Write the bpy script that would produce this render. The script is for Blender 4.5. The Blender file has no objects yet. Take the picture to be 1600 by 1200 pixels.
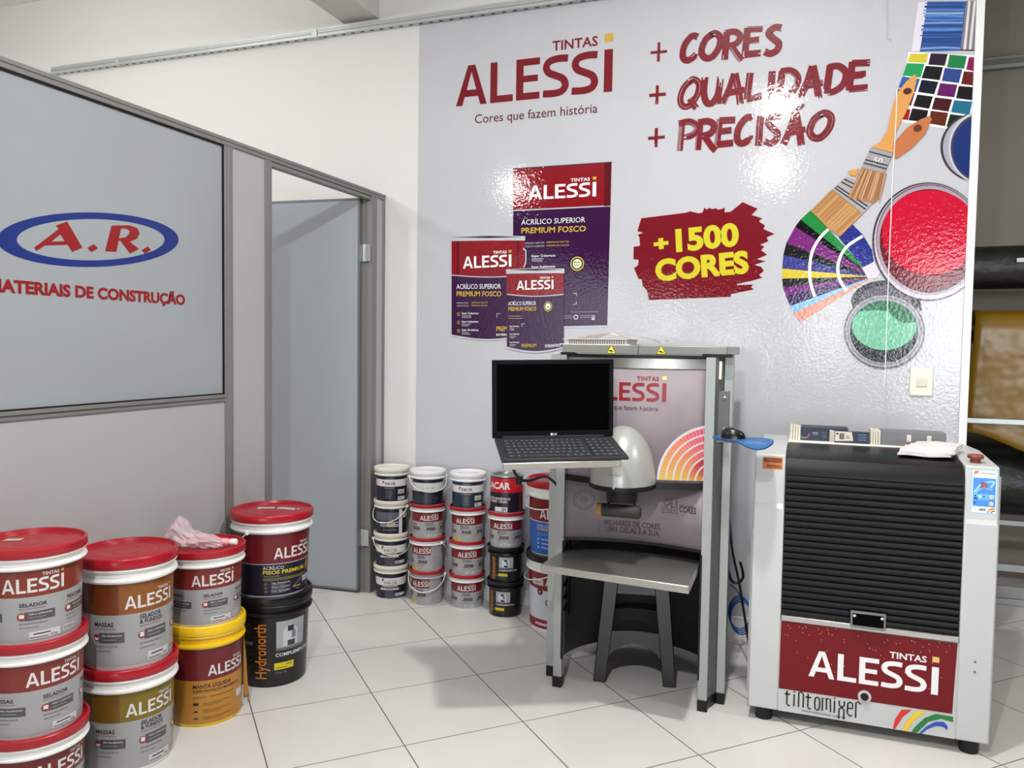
import bpy, bmesh, math, random
from mathutils import Vector, Matrix
random.seed(7)
SC = bpy.context.scene
COL = SC.collection
PI = math.pi

# ---------------------------------------------------------------- camera
YAW, PITCH, ROLL = math.radians(-20.25496), math.radians(2.88198), math.radians(-0.81419)
FPX, CAMH = 1247.705, 1.3858
_f = Vector((math.sin(YAW) * math.cos(PITCH), math.cos(YAW) * math.cos(PITCH), -math.sin(PITCH)))
_r = Vector((math.cos(YAW), -math.sin(YAW), 0))
_d = _f.cross(_r)
_c, _s = math.cos(ROLL), math.sin(ROLL)
CR, CD = _c * _r + _s * _d, -_s * _r + _c * _d
CAM = Vector((0, 0, CAMH))
cd = bpy.data.cameras.new('camera')
cd.sensor_width = 36.0
cd.lens = FPX * 36.0 / 1600.0
cd.clip_start = 0.05
cam = bpy.data.objects.new('camera', cd)
COL.objects.link(cam)
m3 = Matrix((CR, -CD, -_f)).transposed()
cam.matrix_world = Matrix.Translation(CAM) @ m3.to_4x4()
SC.camera = cam

# ---------------------------------------------------------------- world, lamps, exposure
SC.view_settings.view_transform = 'Standard'
SC.view_settings.look = 'None'
SC.view_settings.gamma = 1.0
SC.view_settings.use_curve_mapping = False
SC.view_settings.exposure = -0.17

W = bpy.data.worlds.new('daylight')
SC.world = W
W.use_nodes = True
wn, wl = W.node_tree.nodes, W.node_tree.links
bg = wn['Background']
tc = wn.new('ShaderNodeTexCoord')
sx = wn.new('ShaderNodeSeparateXYZ')
wl.new(tc.outputs['Generated'], sx.inputs[0])
# bright street seen through the open shop front, dim shop interior around it
def w_math(op, a_, b_=None):
    n = wn.new('ShaderNodeMath'); n.operation = op
    for i, q in enumerate((a_, b_)):
        if q is None: continue
        if isinstance(q, (int, float)): n.inputs[i].default_value = q
        else: wl.new(q, n.inputs[i])
    return n.outputs[0]
def w_step(val, lo, hi):
    n = wn.new('ShaderNodeMapRange'); n.interpolation_type = 'SMOOTHSTEP'
    wl.new(val, n.inputs['Value']); n.inputs['From Min'].default_value = lo; n.inputs['From Max'].default_value = hi
    return n.outputs[0]
def opening(x0, x1, z0, z1, e=0.012):     # one bright doorway far behind the camera, as a window of directions
    q = None
    for o, lo, hi in (('X', x0, x1), ('Z', z0, z1)):
        for r in (w_step(sx.outputs[o], lo - e, lo + e), w_math('SUBTRACT', 1.0, w_step(sx.outputs[o], hi - e, hi + e))):
            q = r if q is None else w_math('MULTIPLY', q, r)
    return w_math('MULTIPLY', q, w_math('LESS_THAN', sx.outputs['Y'], 0.0))
mu_out = w_math('MAXIMUM', w_math('MAXIMUM', opening(-0.19, -0.145, 0.0, 0.045), opening(-0.10, -0.065, -0.05, 0.028)), w_math('MAXIMUM', opening(0.0, 0.05, -0.02, 0.085), opening(0.10, 0.34, -0.06, 0.10)))
st = wn.new('ShaderNodeMapRange')
wl.new(mu_out, st.inputs['Value'])
st.inputs['To Min'].default_value = 0.13
st.inputs['To Max'].default_value = 14.0
bg.inputs['Color'].default_value = (0.90, 0.95, 1.0, 1)
wl.new(st.outputs[0], bg.inputs['Strength'])


def lamp(name, loc, power, rad=0.055, col=(1, 0.985, 0.96), down=True):
    l = bpy.data.lights.new(name, 'AREA' if down else 'POINT')
    if down:
        l.shape = 'DISK'; l.size = 2 * rad
    else: l.shadow_soft_size = rad
    l.energy = power
    l.color = col
    o = bpy.data.objects.new(name, l)
    o.location = loc
    COL.objects.link(o)


for nm, loc, pa, pp in (('lamp_over_machines', (-0.24, 2.0, 3.10), 42, 52), ('lamp_centre', (-0.35, -0.17, 3.10), 62, 60), ('lamp_left', (-3.05, -0.36, 3.10), 20, 24)):
    lamp(nm, loc, pa)                                                   # reflector, shining down
    lamp(nm + '_glow', (loc[0], loc[1], loc[2] - 0.03), pp, 0.05, down=False)   # bulb, shining all round
lamp('lamp_behind_partition', (-3.9, 2.2, 3.10), 60, 0.08, (1, 0.965, 0.91), False)
lamp('lamp_right_aisle', (2.6, 2.4, 3.10), 44)

# ---------------------------------------------------------------- photo rays -> points on real planes
def ray(u, v):
    return CR * ((u - 800) / FPX) + CD * ((v - 600) / FPX) + _f
def onx(u, v, x): d = ray(u, v); return CAM + d * (x / d.x)
def ony(u, v, y): d = ray(u, v); return CAM + d * (y / d.y)
def onz(u, v, z): d = ray(u, v); return CAM + d * ((z - CAMH) / d.z)

# ---------------------------------------------------------------- materials
MATS = {}
KALB = 1.22
def lin(c):
    c = c / 255.0
    return c / 12.92 if c <= 0.04045 else ((c + 0.055) / 1.055) ** 2.4
def M(name, rgb, rough=0.45, metal=0.0, spec=0.5, coat=0.0, bump=None, var=None, k=None, trans=0.0, alpha=1.0, emit=0.0):
    if name in MATS: return MATS[name]
    k = KALB if k is None else k
    c = [min(0.88, lin(v) * k) for v in rgb] + [1.0]
    m = bpy.data.materials.new(name); m.use_nodes = True
    nt = m.node_tree; b = nt.nodes['Principled BSDF']
    b.inputs['Base Color'].default_value = c
    b.inputs['Roughness'].default_value = rough
    b.inputs['Metallic'].default_value = metal
    b.inputs['Specular IOR Level'].default_value = spec
    b.inputs['Coat Weight'].default_value = coat
    b.inputs['Coat Roughness'].default_value = 0.08
    b.inputs['Transmission Weight'].default_value = trans
    b.inputs['Alpha'].default_value = alpha
    if emit:
        b.inputs['Emission Color'].default_value = c
        b.inputs['Emission Strength'].default_value = emit
    var = var or (14.0, 0.06)
    ge = nt.nodes.new('ShaderNodeNewGeometry')
    n = nt.nodes.new('ShaderNodeTexNoise'); n.inputs['Scale'].default_value = var[0]; n.inputs['Detail'].default_value = 4
    nt.links.new(ge.outputs['Position'], n.inputs['Vector'])
    mx = nt.nodes.new('ShaderNodeMix'); mx.data_type = 'RGBA'
    mx.inputs['A'].default_value = c
    mx.inputs['B'].default_value = [v * (1 - 2 * var[1]) for v in c[:3]] + [1]
    nt.links.new(n.outputs['Fac'], mx.inputs['Factor'])
    nt.links.new(mx.outputs['Result'], b.inputs['Base Color'])
    if bump:
        n2 = nt.nodes.new('ShaderNodeTexNoise'); n2.inputs['Scale'].default_value = bump[0]; n2.inputs['Detail'].default_value = 2
        nt.links.new(ge.outputs['Position'], n2.inputs['Vector'])
        bp = nt.nodes.new('ShaderNodeBump'); bp.inputs['Distance'].default_value = bump[1]; bp.inputs['Strength'].default_value = 1.0
        nt.links.new(n2.outputs['Fac'], bp.inputs['Height'])
        nt.links.new(bp.outputs['Normal'], b.inputs['Normal'])
    MATS[name] = m
    return m
GB = (70.0, 0.00052)
def GP(rgb):       # glossy laminated print on the big panel
    return M('print_%02x%02x%02x' % rgb, rgb, rough=0.06, spec=0.4, bump=GB, var=(6, 0.03), k=1.2 if min(rgb) > 175 else 0.92)
def LP(rgb):       # label print on pails
    return M('label_%02x%02x%02x' % rgb, rgb, rough=0.32, var=(20, 0.04), k=0.86)

def tile_material():
    m = bpy.data.materials.new('floor_tiles'); m.use_nodes = True
    nt = m.node_tree; N = nt.nodes; L = nt.links; b = N['Principled BSDF']
    S, th, ox, oy = 0.45, math.radians(44.7393), -4.20519 * 0.45, 6.74069 * 0.45
    ge = N.new('ShaderNodeNewGeometry')
    def dot(ax, ay):
        v = N.new('ShaderNodeVectorMath'); v.operation = 'DOT_PRODUCT'
        L.new(ge.outputs['Position'], v.inputs[0]); v.inputs[1].default_value = (ax / S, ay / S, 0)
        a = N.new('ShaderNodeMath'); a.operation = 'ADD'; L.new(v.outputs['Value'], a.inputs[0])
        a.inputs[1].default_value = 200 - (ax * ox + ay * oy) / S
        return a.outputs[0]
    fs = []
    cells = []
    for ax, ay in ((math.cos(th), math.sin(th)), (math.sin(th), -math.cos(th))):
        q = dot(ax, ay)
        fl = N.new('ShaderNodeMath'); fl.operation = 'ROUND'; L.new(q, fl.inputs[0])
        di = N.new('ShaderNodeMath'); di.operation = 'SUBTRACT'; L.new(q, di.inputs[0]); L.new(fl.outputs[0], di.inputs[1])
        a = N.new('ShaderNodeMath'); a.operation = 'ABSOLUTE'; L.new(di.outputs[0], a.inputs[0])
        fs.append(a.outputs[0])
        fo = N.new('ShaderNodeMath'); fo.operation = 'FLOOR'; L.new(q, fo.inputs[0]); cells.append(fo.outputs[0])
    mn = N.new('ShaderNodeMath'); mn.operation = 'MINIMUM'; L.new(fs[0], mn.inputs[0]); L.new(fs[1], mn.inputs[1])
    gr = N.new('ShaderNodeMapRange'); L.new(mn.outputs[0], gr.inputs['Value'])
    gr.inputs['From Min'].default_value = 0.0030; gr.inputs['From Max'].default_value = 0.0052
    cx = N.new('ShaderNodeCombineXYZ'); L.new(cells[0], cx.inputs[0]); L.new(cells[1], cx.inputs[1])
    wn_ = N.new('ShaderNodeTexWhiteNoise'); wn_.noise_dimensions = '3D'; L.new(cx.outputs[0], wn_.inputs['Vector'])
    n1 = N.new('ShaderNodeTexNoise'); n1.inputs['Scale'].default_value = 5; n1.inputs['Detail'].default_value = 5
    L.new(ge.outputs['Position'], n1.inputs['Vector'])
    n2 = N.new('ShaderNodeTexNoise'); n2.inputs['Scale'].default_value = 130; n2.inputs['Detail'].default_value = 3
    L.new(ge.outputs['Position'], n2.inputs['Vector'])
    sp = N.new('ShaderNodeMapRange'); L.new(n2.outputs['Fac'], sp.inputs['Value'])
    sp.inputs['From Min'].default_value = 0.66; sp.inputs['From Max'].default_value = 0.74
    sp.inputs['To Max'].default_value = 0.22
    m1 = N.new('ShaderNodeMix'); m1.data_type = 'RGBA'; L.new(n1.outputs['Fac'], m1.inputs['Factor'])
    m1.inputs['A'].default_value = (0.70, 0.682, 0.655, 1); m1.inputs['B'].default_value = (0.62, 0.604, 0.578, 1)
    m2 = N.new('ShaderNodeMix'); m2.data_type = 'RGBA'; L.new(sp.outputs[0], m2.inputs['Factor'])
    L.new(m1.outputs['Result'], m2.inputs['A']); m2.inputs['B'].default_value = (0.25, 0.20, 0.15, 1)
    m3_ = N.new('ShaderNodeMix'); m3_.data_type = 'RGBA'; L.new(gr.outputs[0], m3_.inputs['Factor'])
    m3_.inputs['A'].default_value = (0.11, 0.095, 0.08, 1); L.new(m2.outputs['Result'], m3_.inputs['B'])
    L.new(m3_.outputs['Result'], b.inputs['Base Color'])
    b.inputs['Roughness'].default_value = 0.32
    bp = N.new('ShaderNodeBump'); bp.inputs['Distance'].default_value = 0.0012; L.new(gr.outputs[0], bp.inputs['Height'])
    L.new(bp.outputs['Normal'], b.inputs['Normal'])
    return m

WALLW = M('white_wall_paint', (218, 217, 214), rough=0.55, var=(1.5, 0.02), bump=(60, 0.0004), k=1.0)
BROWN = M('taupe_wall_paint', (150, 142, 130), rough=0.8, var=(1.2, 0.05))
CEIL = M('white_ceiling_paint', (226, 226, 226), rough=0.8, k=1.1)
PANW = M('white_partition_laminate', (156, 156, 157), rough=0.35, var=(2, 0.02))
ALU = M('grey_painted_aluminium', (112, 111, 109), rough=0.38, metal=0.0, var=(3, 0.03))
ALUD = M('dark_grey_aluminium', (96, 97, 97), rough=0.4, var=(3, 0.03))
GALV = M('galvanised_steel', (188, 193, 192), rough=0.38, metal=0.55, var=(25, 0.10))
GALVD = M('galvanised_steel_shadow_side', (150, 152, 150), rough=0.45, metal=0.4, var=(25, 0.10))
BLACK = M('black_plastic', (20, 20, 22), rough=0.42, spec=0.35, k=0.7)
BLACKG = M('black_gloss', (4, 4, 5), rough=0.3, spec=0.04, k=0.6)
DARK = M('dark_hole', (18, 17, 16), rough=0.9, k=1.0)
STEEL = M('brushed_stainless', (176, 174, 168), rough=0.34, metal=0.85, var=(60, 0.12))
CHROME = M('bright_zinc', (205, 210, 214), rough=0.22, metal=0.9)
WHITEP = M('white_plastic', (226, 226, 224), rough=0.32, k=1.12)
REDP = M('red_plastic', (168, 20, 36), rough=0.3, k=1.0)
WPOW = M('white_powder_coat', (196, 198, 197), rough=0.36, var=(5, 0.04), k=1.0)

# ---------------------------------------------------------------- mesh helpers
ORG = {}
def root(name, label, cat, loc=(0, 0, 0), group=None):
    o = bpy.data.objects.new(name, None)
    o.empty_display_size = 0.1
    COL.objects.link(o); o.location = loc
    o['label'] = label; o['category'] = cat
    if group: o['group'] = group
    ORG[o] = Vector(loc)
    return o
def tag(o, label, cat, group=None):
    o['label'] = label; o['category'] = cat
    if group: o['group'] = group
    return o

class MB:
    def __init__(s): s.v, s.f, s.m = [], [], []
    def add(s, vs, fs, m=0):
        n = len(s.v); s.v += [tuple(p) for p in vs]
        for f in fs: s.f.append([n + i for i in f]); s.m.append(m)
    def box(s, x0, x1, y0, y1, z0, z1, m=0):
        v = [(x, y, z) for z in (z0, z1) for y in (y0, y1) for x in (x0, x1)]
        s.add(v, [(0, 2, 3, 1), (4, 5, 7, 6), (0, 1, 5, 4), (2, 6, 7, 3), (0, 4, 6, 2), (1, 3, 7, 5)], m); return s
    def hexa(s, a, m=0):   # a: 4 bottom (ccw from above), 4 top
        s.add(a, [(3, 2, 1, 0), (4, 5, 6, 7), (0, 1, 5, 4), (1, 2, 6, 5), (2, 3, 7, 6), (3, 0, 4, 7)], m); return s
    def prism(s, poly, fn, t0, t1, m=0):   # poly in 2D, fn(a,b,t)->3D
        n = len(poly)
        v = [fn(a, b, t0) for a, b in poly] + [fn(a, b, t1) for a, b in poly]
        s.add(v, [list(range(n))[::-1], list(range(n, 2 * n))] + [(i, (i + 1) % n, n + (i + 1) % n, n + i) for i in range(n)], m); return s
    def lathe(s, prof, c=(0, 0, 0), n=48, ms=None, axis='z', m=0):
        vs = []
        for r, z in prof:
            for k in range(n):
                a = 2 * PI * k / n
                p = (r * math.cos(a), r * math.sin(a), z)
                if axis == 'x': p = (p[2], p[0], p[1])
                if axis == 'y': p = (p[0], p[2], p[1])
                vs.append((c[0] + p[0], c[1] + p[1], c[2] + p[2]))
        for i in range(len(prof) - 1):
            mm = ms[i] if ms else m
            s_f = []
            for k in range(n):
                a, b_ = i * n + k, i * n + (k + 1) % n
                s_f.append((a, b_, b_ + n, a + n))
            base = len(s.v) if i == 0 else base0
            if i == 0:
                base0 = len(s.v); s.v += vs
            for f in s_f: s.f.append([base0 + q for q in f]); s.m.append(mm)
        return s
    def tube(s, pts, r, n=8, m=0, closed=False):
        pts = [Vector(p) for p in pts]; N = len(pts); rings = []
        up = Vector((0, 0, 1)); prev = None
        for i, p in enumerate(pts):
            if closed: t = pts[(i + 1) % N] - pts[i - 1]
            else: t = pts[min(i + 1, N - 1)] - pts[max(i - 1, 0)]
            t.normalize()
            if prev is None:
                a = t.cross(up)
                if a.length < 1e-3: a = t.cross(Vector((1, 0, 0)))
            else: a = prev - t * prev.dot(t)
            a.normalize(); prev = a; b = t.cross(a)
            rr = r(i / (N - 1)) if callable(r) else r
            rings.append([p + a * (rr * math.cos(2 * PI * k / n)) + b * (rr * math.sin(2 * PI * k / n)) for k in range(n)])
        v = [q for R in rings for q in R]; f = []
        for i in range(N if closed else N - 1):
            for k in range(n):
                j = (i + 1) % N
                f.append((i * n + k, i * n + (k + 1) % n, j * n + (k + 1) % n, j * n + k))
        if not closed: f += [list(range(n))[::-1], [(N - 1) * n + k for k in range(n)]]
        s.add(v, f, m); return s
    def grid(s, fn, nu, nv, m=0):
        v = [fn(i / nu, j / nv) for j in range(nv + 1) for i in range(nu + 1)]
        f = [(j * (nu + 1) + i, j * (nu + 1) + i + 1, (j + 1) * (nu + 1) + i + 1, (j + 1) * (nu + 1) + i) for j in range(nv) for i in range(nu)]
        s.add(v, f, m); return s
    def build(s, name, mats, parent=None, bevel=0.0, smooth=35, kind=None, seg=2, solid=0.0, fix=True, sub=0):
        if not isinstance(mats, (list, tuple)): mats = [mats]
        off = ORG.get(parent, Vector((0, 0, 0)))
        me = bpy.data.meshes.new(name)
        me.from_pydata([(x - off.x, y - off.y, z - off.z) for x, y, z in s.v], [], s.f)
        for m in mats: me.materials.append(m)
        me.polygons.foreach_set('material_index', s.m)
        if fix:
            bm = bmesh.new(); bm.from_mesh(me)
            bmesh.ops.remove_doubles(bm, verts=bm.verts, dist=1e-6)
            bmesh.ops.recalc_face_normals(bm, faces=bm.faces)
            bm.to_mesh(me); bm.free()
        if smooth:
            me.polygons.foreach_set('use_smooth', [True] * len(me.polygons))
            me.set_sharp_from_angle(angle=math.radians(smooth))
        me.update()
        o = bpy.data.objects.new(name, me); COL.objects.link(o)
        if parent is not None: o.parent = parent
        ORG[o] = off
        if solid:
            q = o.modifiers.new('solid', 'SOLIDIFY'); q.thickness = solid; q.offset = 0
        if bevel:
            q = o.modifiers.new('bevel', 'BEVEL'); q.width = bevel; q.segments = seg; q.limit_method = 'ANGLE'; q.angle_limit = math.radians(40)
        if sub:
            q = o.modifiers.new('sub', 'SUBSURF'); q.levels = sub; q.render_levels = sub
        if kind: o['kind'] = kind
        return o
def bx(*a): return MB().box(*a)

# ---------------------------------------------------------------- lettering
_TX = {}
def text_mesh(sx_, bold=0.0, res=3):
    res = max(res, 2)
    key = (sx_, bold, res)
    if key in _TX: return _TX[key]
    c = bpy.data.curves.new('lettering_curve', 'FONT'); c.body = sx_; c.size = 1.0; c.offset = bold; c.resolution_u = res
    o = bpy.data.objects.new('lettering_curve', c); COL.objects.link(o)
    dg = bpy.context.evaluated_depsgraph_get()
    me = bpy.data.meshes.new_from_object(o.evaluated_get(dg))
    v = [(p.co.x, p.co.y) for p in me.vertices]; f = [list(p.vertices) for p in me.polygons]
    bpy.data.objects.remove(o); bpy.data.curves.remove(c); bpy.data.meshes.remove(me)
    xs = [p[0] for p in v] or [0, 1]
    _TX[key] = (v, f, min(xs), max(xs))
    return _TX[key]
_h = text_mesh('H')
CAPH = max(p[1] for p in _h[0])

def stroke(path, w):
    """a flat ribbon of width w along a 2D path -> quads"""
    P = [Vector(p) for p in path]; L, R_ = [], []
    for i, p in enumerate(P):
        t = (P[min(i + 1, len(P) - 1)] - P[max(i - 1, 0)]).normalized()
        n = Vector((-t.y, t.x)) * (w / 2)
        L.append(p + n); R_.append(p - n)
    return [[L[i], L[i + 1], R_[i + 1], R_[i]] for i in range(len(P) - 1)]
def spline(pts, n=6):
    out = []
    P = [Vector(p) for p in pts]
    for i in range(len(P) - 1):
        p0, p1, p2, p3 = P[max(i - 1, 0)], P[i], P[i + 1], P[min(i + 2, len(P) - 1)]
        for k in range(n):
            t = k / n
            out.append(0.5 * ((2 * p1) + (p2 - p0) * t + (2 * p0 - 5 * p1 + 4 * p2 - p3) * t * t + (3 * p1 - p0 - 3 * p2 + p3) * t ** 3))
    out.append(P[-1])
    return out

SPATH = spline([(0.95, 0.905), (0.58, 0.915), (0.26, 0.865), (0.145, 0.735), (0.24, 0.60), (0.50, 0.515), (0.77, 0.42), (0.865, 0.27), (0.75, 0.135), (0.45, 0.088), (0.03, 0.10)], 5)

class Sheet:
    """flat artwork laid on a surface f(s, t, lift) -> 3D"""
    def __init__(s, f, step=None, clip=None, lift=0.0004, base=0.0006):
        s.f, s.step, s.clip, s.lift, s.base = f, step, clip, lift, base
        s.mb = MB(); s.mats = []
    def mi(s, m):
        if m not in s.mats: s.mats.append(m)
        return s.mats.index(m)
    def emit(s, v, f, m, layer):
        k = s.mi(m)
        if s.step or s.clip is not None:
            bm = bmesh.new()
            bv = [bm.verts.new((p[0], p[1], 0)) for p in v]
            for q in f:
                try: bm.faces.new([bv[i] for i in q])
                except ValueError: pass
            bmesh.ops.triangulate(bm, faces=[q for q in bm.faces if len(q.verts) > 4])
            if s.clip is not None:
                bmesh.ops.bisect_plane(bm, geom=bm.verts[:] + bm.edges[:] + bm.faces[:], plane_co=(s.clip, 0, 0), plane_no=(1, 0, 0), clear_outer=True)
            if s.step and bm.verts:
                xs = [q.co.x for q in bm.verts]
                a = math.ceil(min(xs) / s.step)
                while a * s.step < max(xs):
                    bmesh.ops.bisect_plane(bm, geom=bm.verts[:] + bm.edges[:] + bm.faces[:], plane_co=(a * s.step, 0, 0), plane_no=(1, 0, 0))
                    a += 1
            bm.verts.index_update()
            v = [(q.co.x, q.co.y) for q in bm.verts]; f = [[w.index for w in q.verts] for q in bm.faces]
            bm.free()
        off = s.base + s.lift * layer
        s.mb.add([s.f(p[0], p[1], off) for p in v], f, k)
    def poly(s, pts, m, layer=0, holes=None):
        if not holes:
            bm = bmesh.new(); bm.faces.new([bm.verts.new((p[0], p[1], 0)) for p in pts])
            if len(pts) > 4: bmesh.ops.triangulate(bm, faces=bm.faces[:])
        else:
            bm = bmesh.new(); ed = []
            for lp in [pts] + holes:
                vs = [bm.verts.new((p[0], p[1], 0)) for p in lp]
                ed += [bm.edges.new((vs[i], vs[(i + 1) % len(vs)])) for i in range(len(vs))]
            bmesh.ops.triangle_fill(bm, edges=ed, use_beauty=True, use_dissolve=False)
        bm.verts.index_update()
        s.emit([(q.co.x, q.co.y) for q in bm.verts], [[w.index for w in q.verts] for q in bm.faces], m, layer)
        bm.free()
    def rect(s, a, b, z0, z1, m, layer=0): s.emit([(a, z0), (b, z0), (b, z1), (a, z1)], [(0, 1, 2, 3)], m, layer)
    def ell(s, cx, cz, rx, rz, m, layer=0, n=48, hole=None):
        o = [(cx + rx * math.cos(2 * PI * k / n), cz + rz * math.sin(2 * PI * k / n)) for k in range(n)]
        if hole:
            i = [(cx + hole[0] * math.cos(2 * PI * k / n), cz + hole[1] * math.sin(2 * PI * k / n)) for k in range(n)]
            s.emit(o + i, [(k, (k + 1) % n, n + (k + 1) % n, n + k) for k in range(n)], m, layer)
        else: s.emit(o, [list(range(n))], m, layer)
    def line(s, pts, w, m, layer=0):
        for q in stroke(pts, w): s.emit(q, [(0, 1, 2, 3)], m, layer)
    def aff(s, v, f, o, ux, uz, m, layer):
        s.emit([(o[0] + p[0] * ux[0] + p[1] * uz[0], o[1] + p[0] * ux[1] + p[1] * uz[1]) for p in v], f, m, layer)
    def text(s, t, bl, br, h, m, layer=1, bold=0.012, res=2, lean=0.0):
        v, f, x0, x1 = text_mesh(t, bold, res)
        w = x1 - x0
        d = Vector((br[0] - bl[0], br[1] - bl[1])); L = d.length; e = d / L
        nrm = Vector((-e.y, e.x)) * h + e * (lean * h)
        s.aff([((p[0] - x0) / w, p[1] / CAPH) for p in v], f, bl, d, nrm, m, layer)
    def textv(s, t, x, z0, z1, h, m, layer=1, bold=0.012):   # reads bottom to top, baseline at x
        v, f, x0, x1 = text_mesh(t, bold, 2)
        s.aff([((p[0] - x0) / (x1 - x0), p[1] / CAPH) for p in v], f, (x, z0), (0, z1 - z0), (-h, 0), m, layer)
    def logo(s, bl, br, h, m, gold, layer=1, tintas=True):
        """the red shop logo: six heavy capitals, small word above, gold square over the last one"""
        d = Vector((br[0] - bl[0], br[1] - bl[1])); e = d / d.length; n = Vector((-e.y, e.x)) * h
        U = 978.0; H = 250.0
        def put(polys, x0, w):
            for q in polys:
                s.aff([((x0 + p[0] * w) / U, p[1]) for p in q], [list(range(len(q)))], bl, d, n, m, layer)
        def world(L): return [(bl[0] + p[0] * 204 / U * d[0] + p[1] * n[0], bl[1] + p[0] * 204 / U * d[1] + p[1] * n[1]) for p in L]
        s.poly(world([(0, 0), (.21, 0), (.285, .215), (.715, .215), (.79, 0), (1, 0), (.615, 1), (.385, 1)]), m, layer, [world([(.345, .385), (.655, .385), (.50, .83)])])
        put([[(0, 0), (0.31, 0), (0.31, 1), (0, 1)], [(0.31, 0), (1, 0), (1, 0.17), (0.31, 0.17)]], 226, 146)
        put([[(0, 0), (0.31, 0), (0.31, 1), (0, 1)], [(0.31, 0), (1, 0), (1, 0.17), (0.31, 0.17)], [(0.31, 0.83), (1, 0.83), (1, 1), (0.31, 1)], [(0.31, 0.43), (0.92, 0.43), (0.92, 0.59), (0.31, 0.59)]], 392, 148)
        for x0 in (556, 732):
            for q in stroke([(p.x * 164, p.y * 250) for p in SPATH], 43):
                s.aff([((x0 + p.x) / U, p.y / H) for p in q], [(0, 1, 2, 3)], bl, d, n, m, layer)
        put([[(0, 0), (1, 0), (1, 1), (0, 1)]], 928, 50)
        s.aff([(928 / U, 1.17), (978 / U, 1.17), (978 / U, 1.37), (928 / U, 1.37)], [(0, 1, 2, 3)], bl, d, n, gold, layer)
        if tintas:
            a = Vector(bl) + d * (615 / U) + n * 1.12; b = Vector(bl) + d * (888 / U) + n * 1.12
            s.text('TINTAS', a, b, h * 0.22, m, layer, bold=0.02)
    def build(s, name, parent=None, **k):
        return s.mb.build(name, s.mats, parent, smooth=30 if s.step else 0, fix=False, **k)

def plane_y(y):    # printed face that looks toward the shop (-Y)
    return lambda a, b, o: (a, y - o, b)
def plane_x(x):    # face that looks toward +X
    return lambda a, b, o: (x + o, a, b)
def WP(u, v, y=3.955):
    p = ony(u, v, y); return (p.x, p.z)
def XP(u, v, x=-2.238):
    p = onx(u, v, x); return (p.y, p.z)

YW, XPT = 3.96, -2.226
# ================================================================= THE SETTING
bx(-7.0, 7.5, -7.0, 5.75, -0.05, 0.0).build('floor', tile_material(), kind='structure', smooth=0)
bx(-7.0, 7.5, -7.0, 5.75, 3.60, 3.70).build('ceiling', CEIL, kind='structure', smooth=0)
bx(-7.0, 0.663, YW, YW + 0.14, 0, 3.6).build('wall_back', WALLW, kind='structure', smooth=0)
bx(-6.2, -6.0, -7.0, YW, 0, 3.6).build('wall_left', WALLW, kind='structure', smooth=0)
bx(0.3, 7.5, 5.62, 5.75, 0, 3.6).build('wall_rear', BROWN, kind='structure', smooth=0)
bx(-2.495, -2.271, -7.0, YW, 3.165, 3.6).build('trim_1', M('grey_beam_paint', (190, 187, 183), rough=0.8), kind='structure', smooth=0)
bx(-2.0, 0.655, YW - 0.016, YW - 0.0055, 0, 0.085).build('baseboard_back', M('white_tile_baseboard', (205, 205, 206), rough=0.3), kind='structure', bevel=0.003)

# --- office partition: panels, profiles, glazed window, door
g = M('partition_groove', (70, 69, 67), rough=0.6)
pt = MB()
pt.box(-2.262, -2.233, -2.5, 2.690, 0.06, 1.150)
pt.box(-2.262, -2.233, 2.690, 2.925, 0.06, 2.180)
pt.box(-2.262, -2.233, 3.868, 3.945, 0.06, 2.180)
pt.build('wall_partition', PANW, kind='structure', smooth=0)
def profile(mb, y0, y1, z0, z1):
    mb.box(-2.266, XPT, y0, y1, z0, z1)
pr_ = MB()
profile(pr_, -2.5, YW, 2.170, 2.200)
pr_.box(-2.268, XPT + 0.004, -2.5, YW, 2.186, 2.2005)
pr_.build('trim_2', ALU, kind='structure', bevel=0.002)
p2 = MB(); profile(p2, 2.652, 2.700, 0, 2.170); p2.box(-2.232, XPT + 0.003, 2.668, 2.688, 0.0, 2.170); p2.build('trim_3', ALU, kind='structure', bevel=0.0015)
p3 = MB(); profile(p3, 3.940, YW - 0.001, 0, 2.170); p3.build('trim_4', ALU, kind='structure', bevel=0.0015)
p4 = MB(); profile(p4, -2.5, 2.652, 1.134, 1.150); p4.box(-2.262, XPT + 0.006, -2.5, 2.652, 1.150, 1.163); p4.build('trim_5', ALU, kind='structure', bevel=0.0015)
p5 = MB(); profile(p5, -2.5, 2.652, 0, 0.07); profile(p5, 2.70, 2.911, 0, 0.07); profile(p5, 3.875, 3.94, 0, 0.07); p5.build('baseboard_left', ALU, kind='structure', bevel=0.0015)

win = MB(); win.box(-2.246, -2.238, -2.5, 2.652, 1.163, 2.170)
FILM = M('frosted_window_film', (140, 146, 150), rough=0.16, spec=0.45, bump=(40, 0.00025), var=(1.2, 0.03))
wo = win.build('window_1', FILM, kind='structure', smooth=0)
gk = MB(); gk.box(-2.238, -2.231, 2.6475, 2.652, 1.163, 2.17); gk.box(-2.238, -2.232, -2.5, 2.652, 2.164, 2.170); gk.box(-2.238, -2.232, -2.5, 2.652, 1.163, 1.168)
gk.build('gasket', BLACK, wo)
S = Sheet(plane_x(-2.238))
RED_D, BLUE_D = M('decal_red', (150, 26, 30), rough=0.3, k=0.9), M('decal_blue', (26, 52, 132), rough=0.3, k=0.85)
n_ = 64
eo = [XP(137 + 142 * math.cos(2 * PI * k / n_), 374.5 + 42.7 * math.sin(2 * PI * k / n_)) for k in range(n_)]
ei = [XP(141.5 + 115.5 * math.cos(2 * PI * k / n_), 374.5 + 32.3 * math.sin(2 * PI * k / n_)) for k in range(n_)]
S.emit(eo + ei, [(k, (k + 1) % n_, n_ + (k + 1) % n_, n_ + k) for k in range(n_)], BLUE_D, 0)
S.build('blue_oval', wo)
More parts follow.
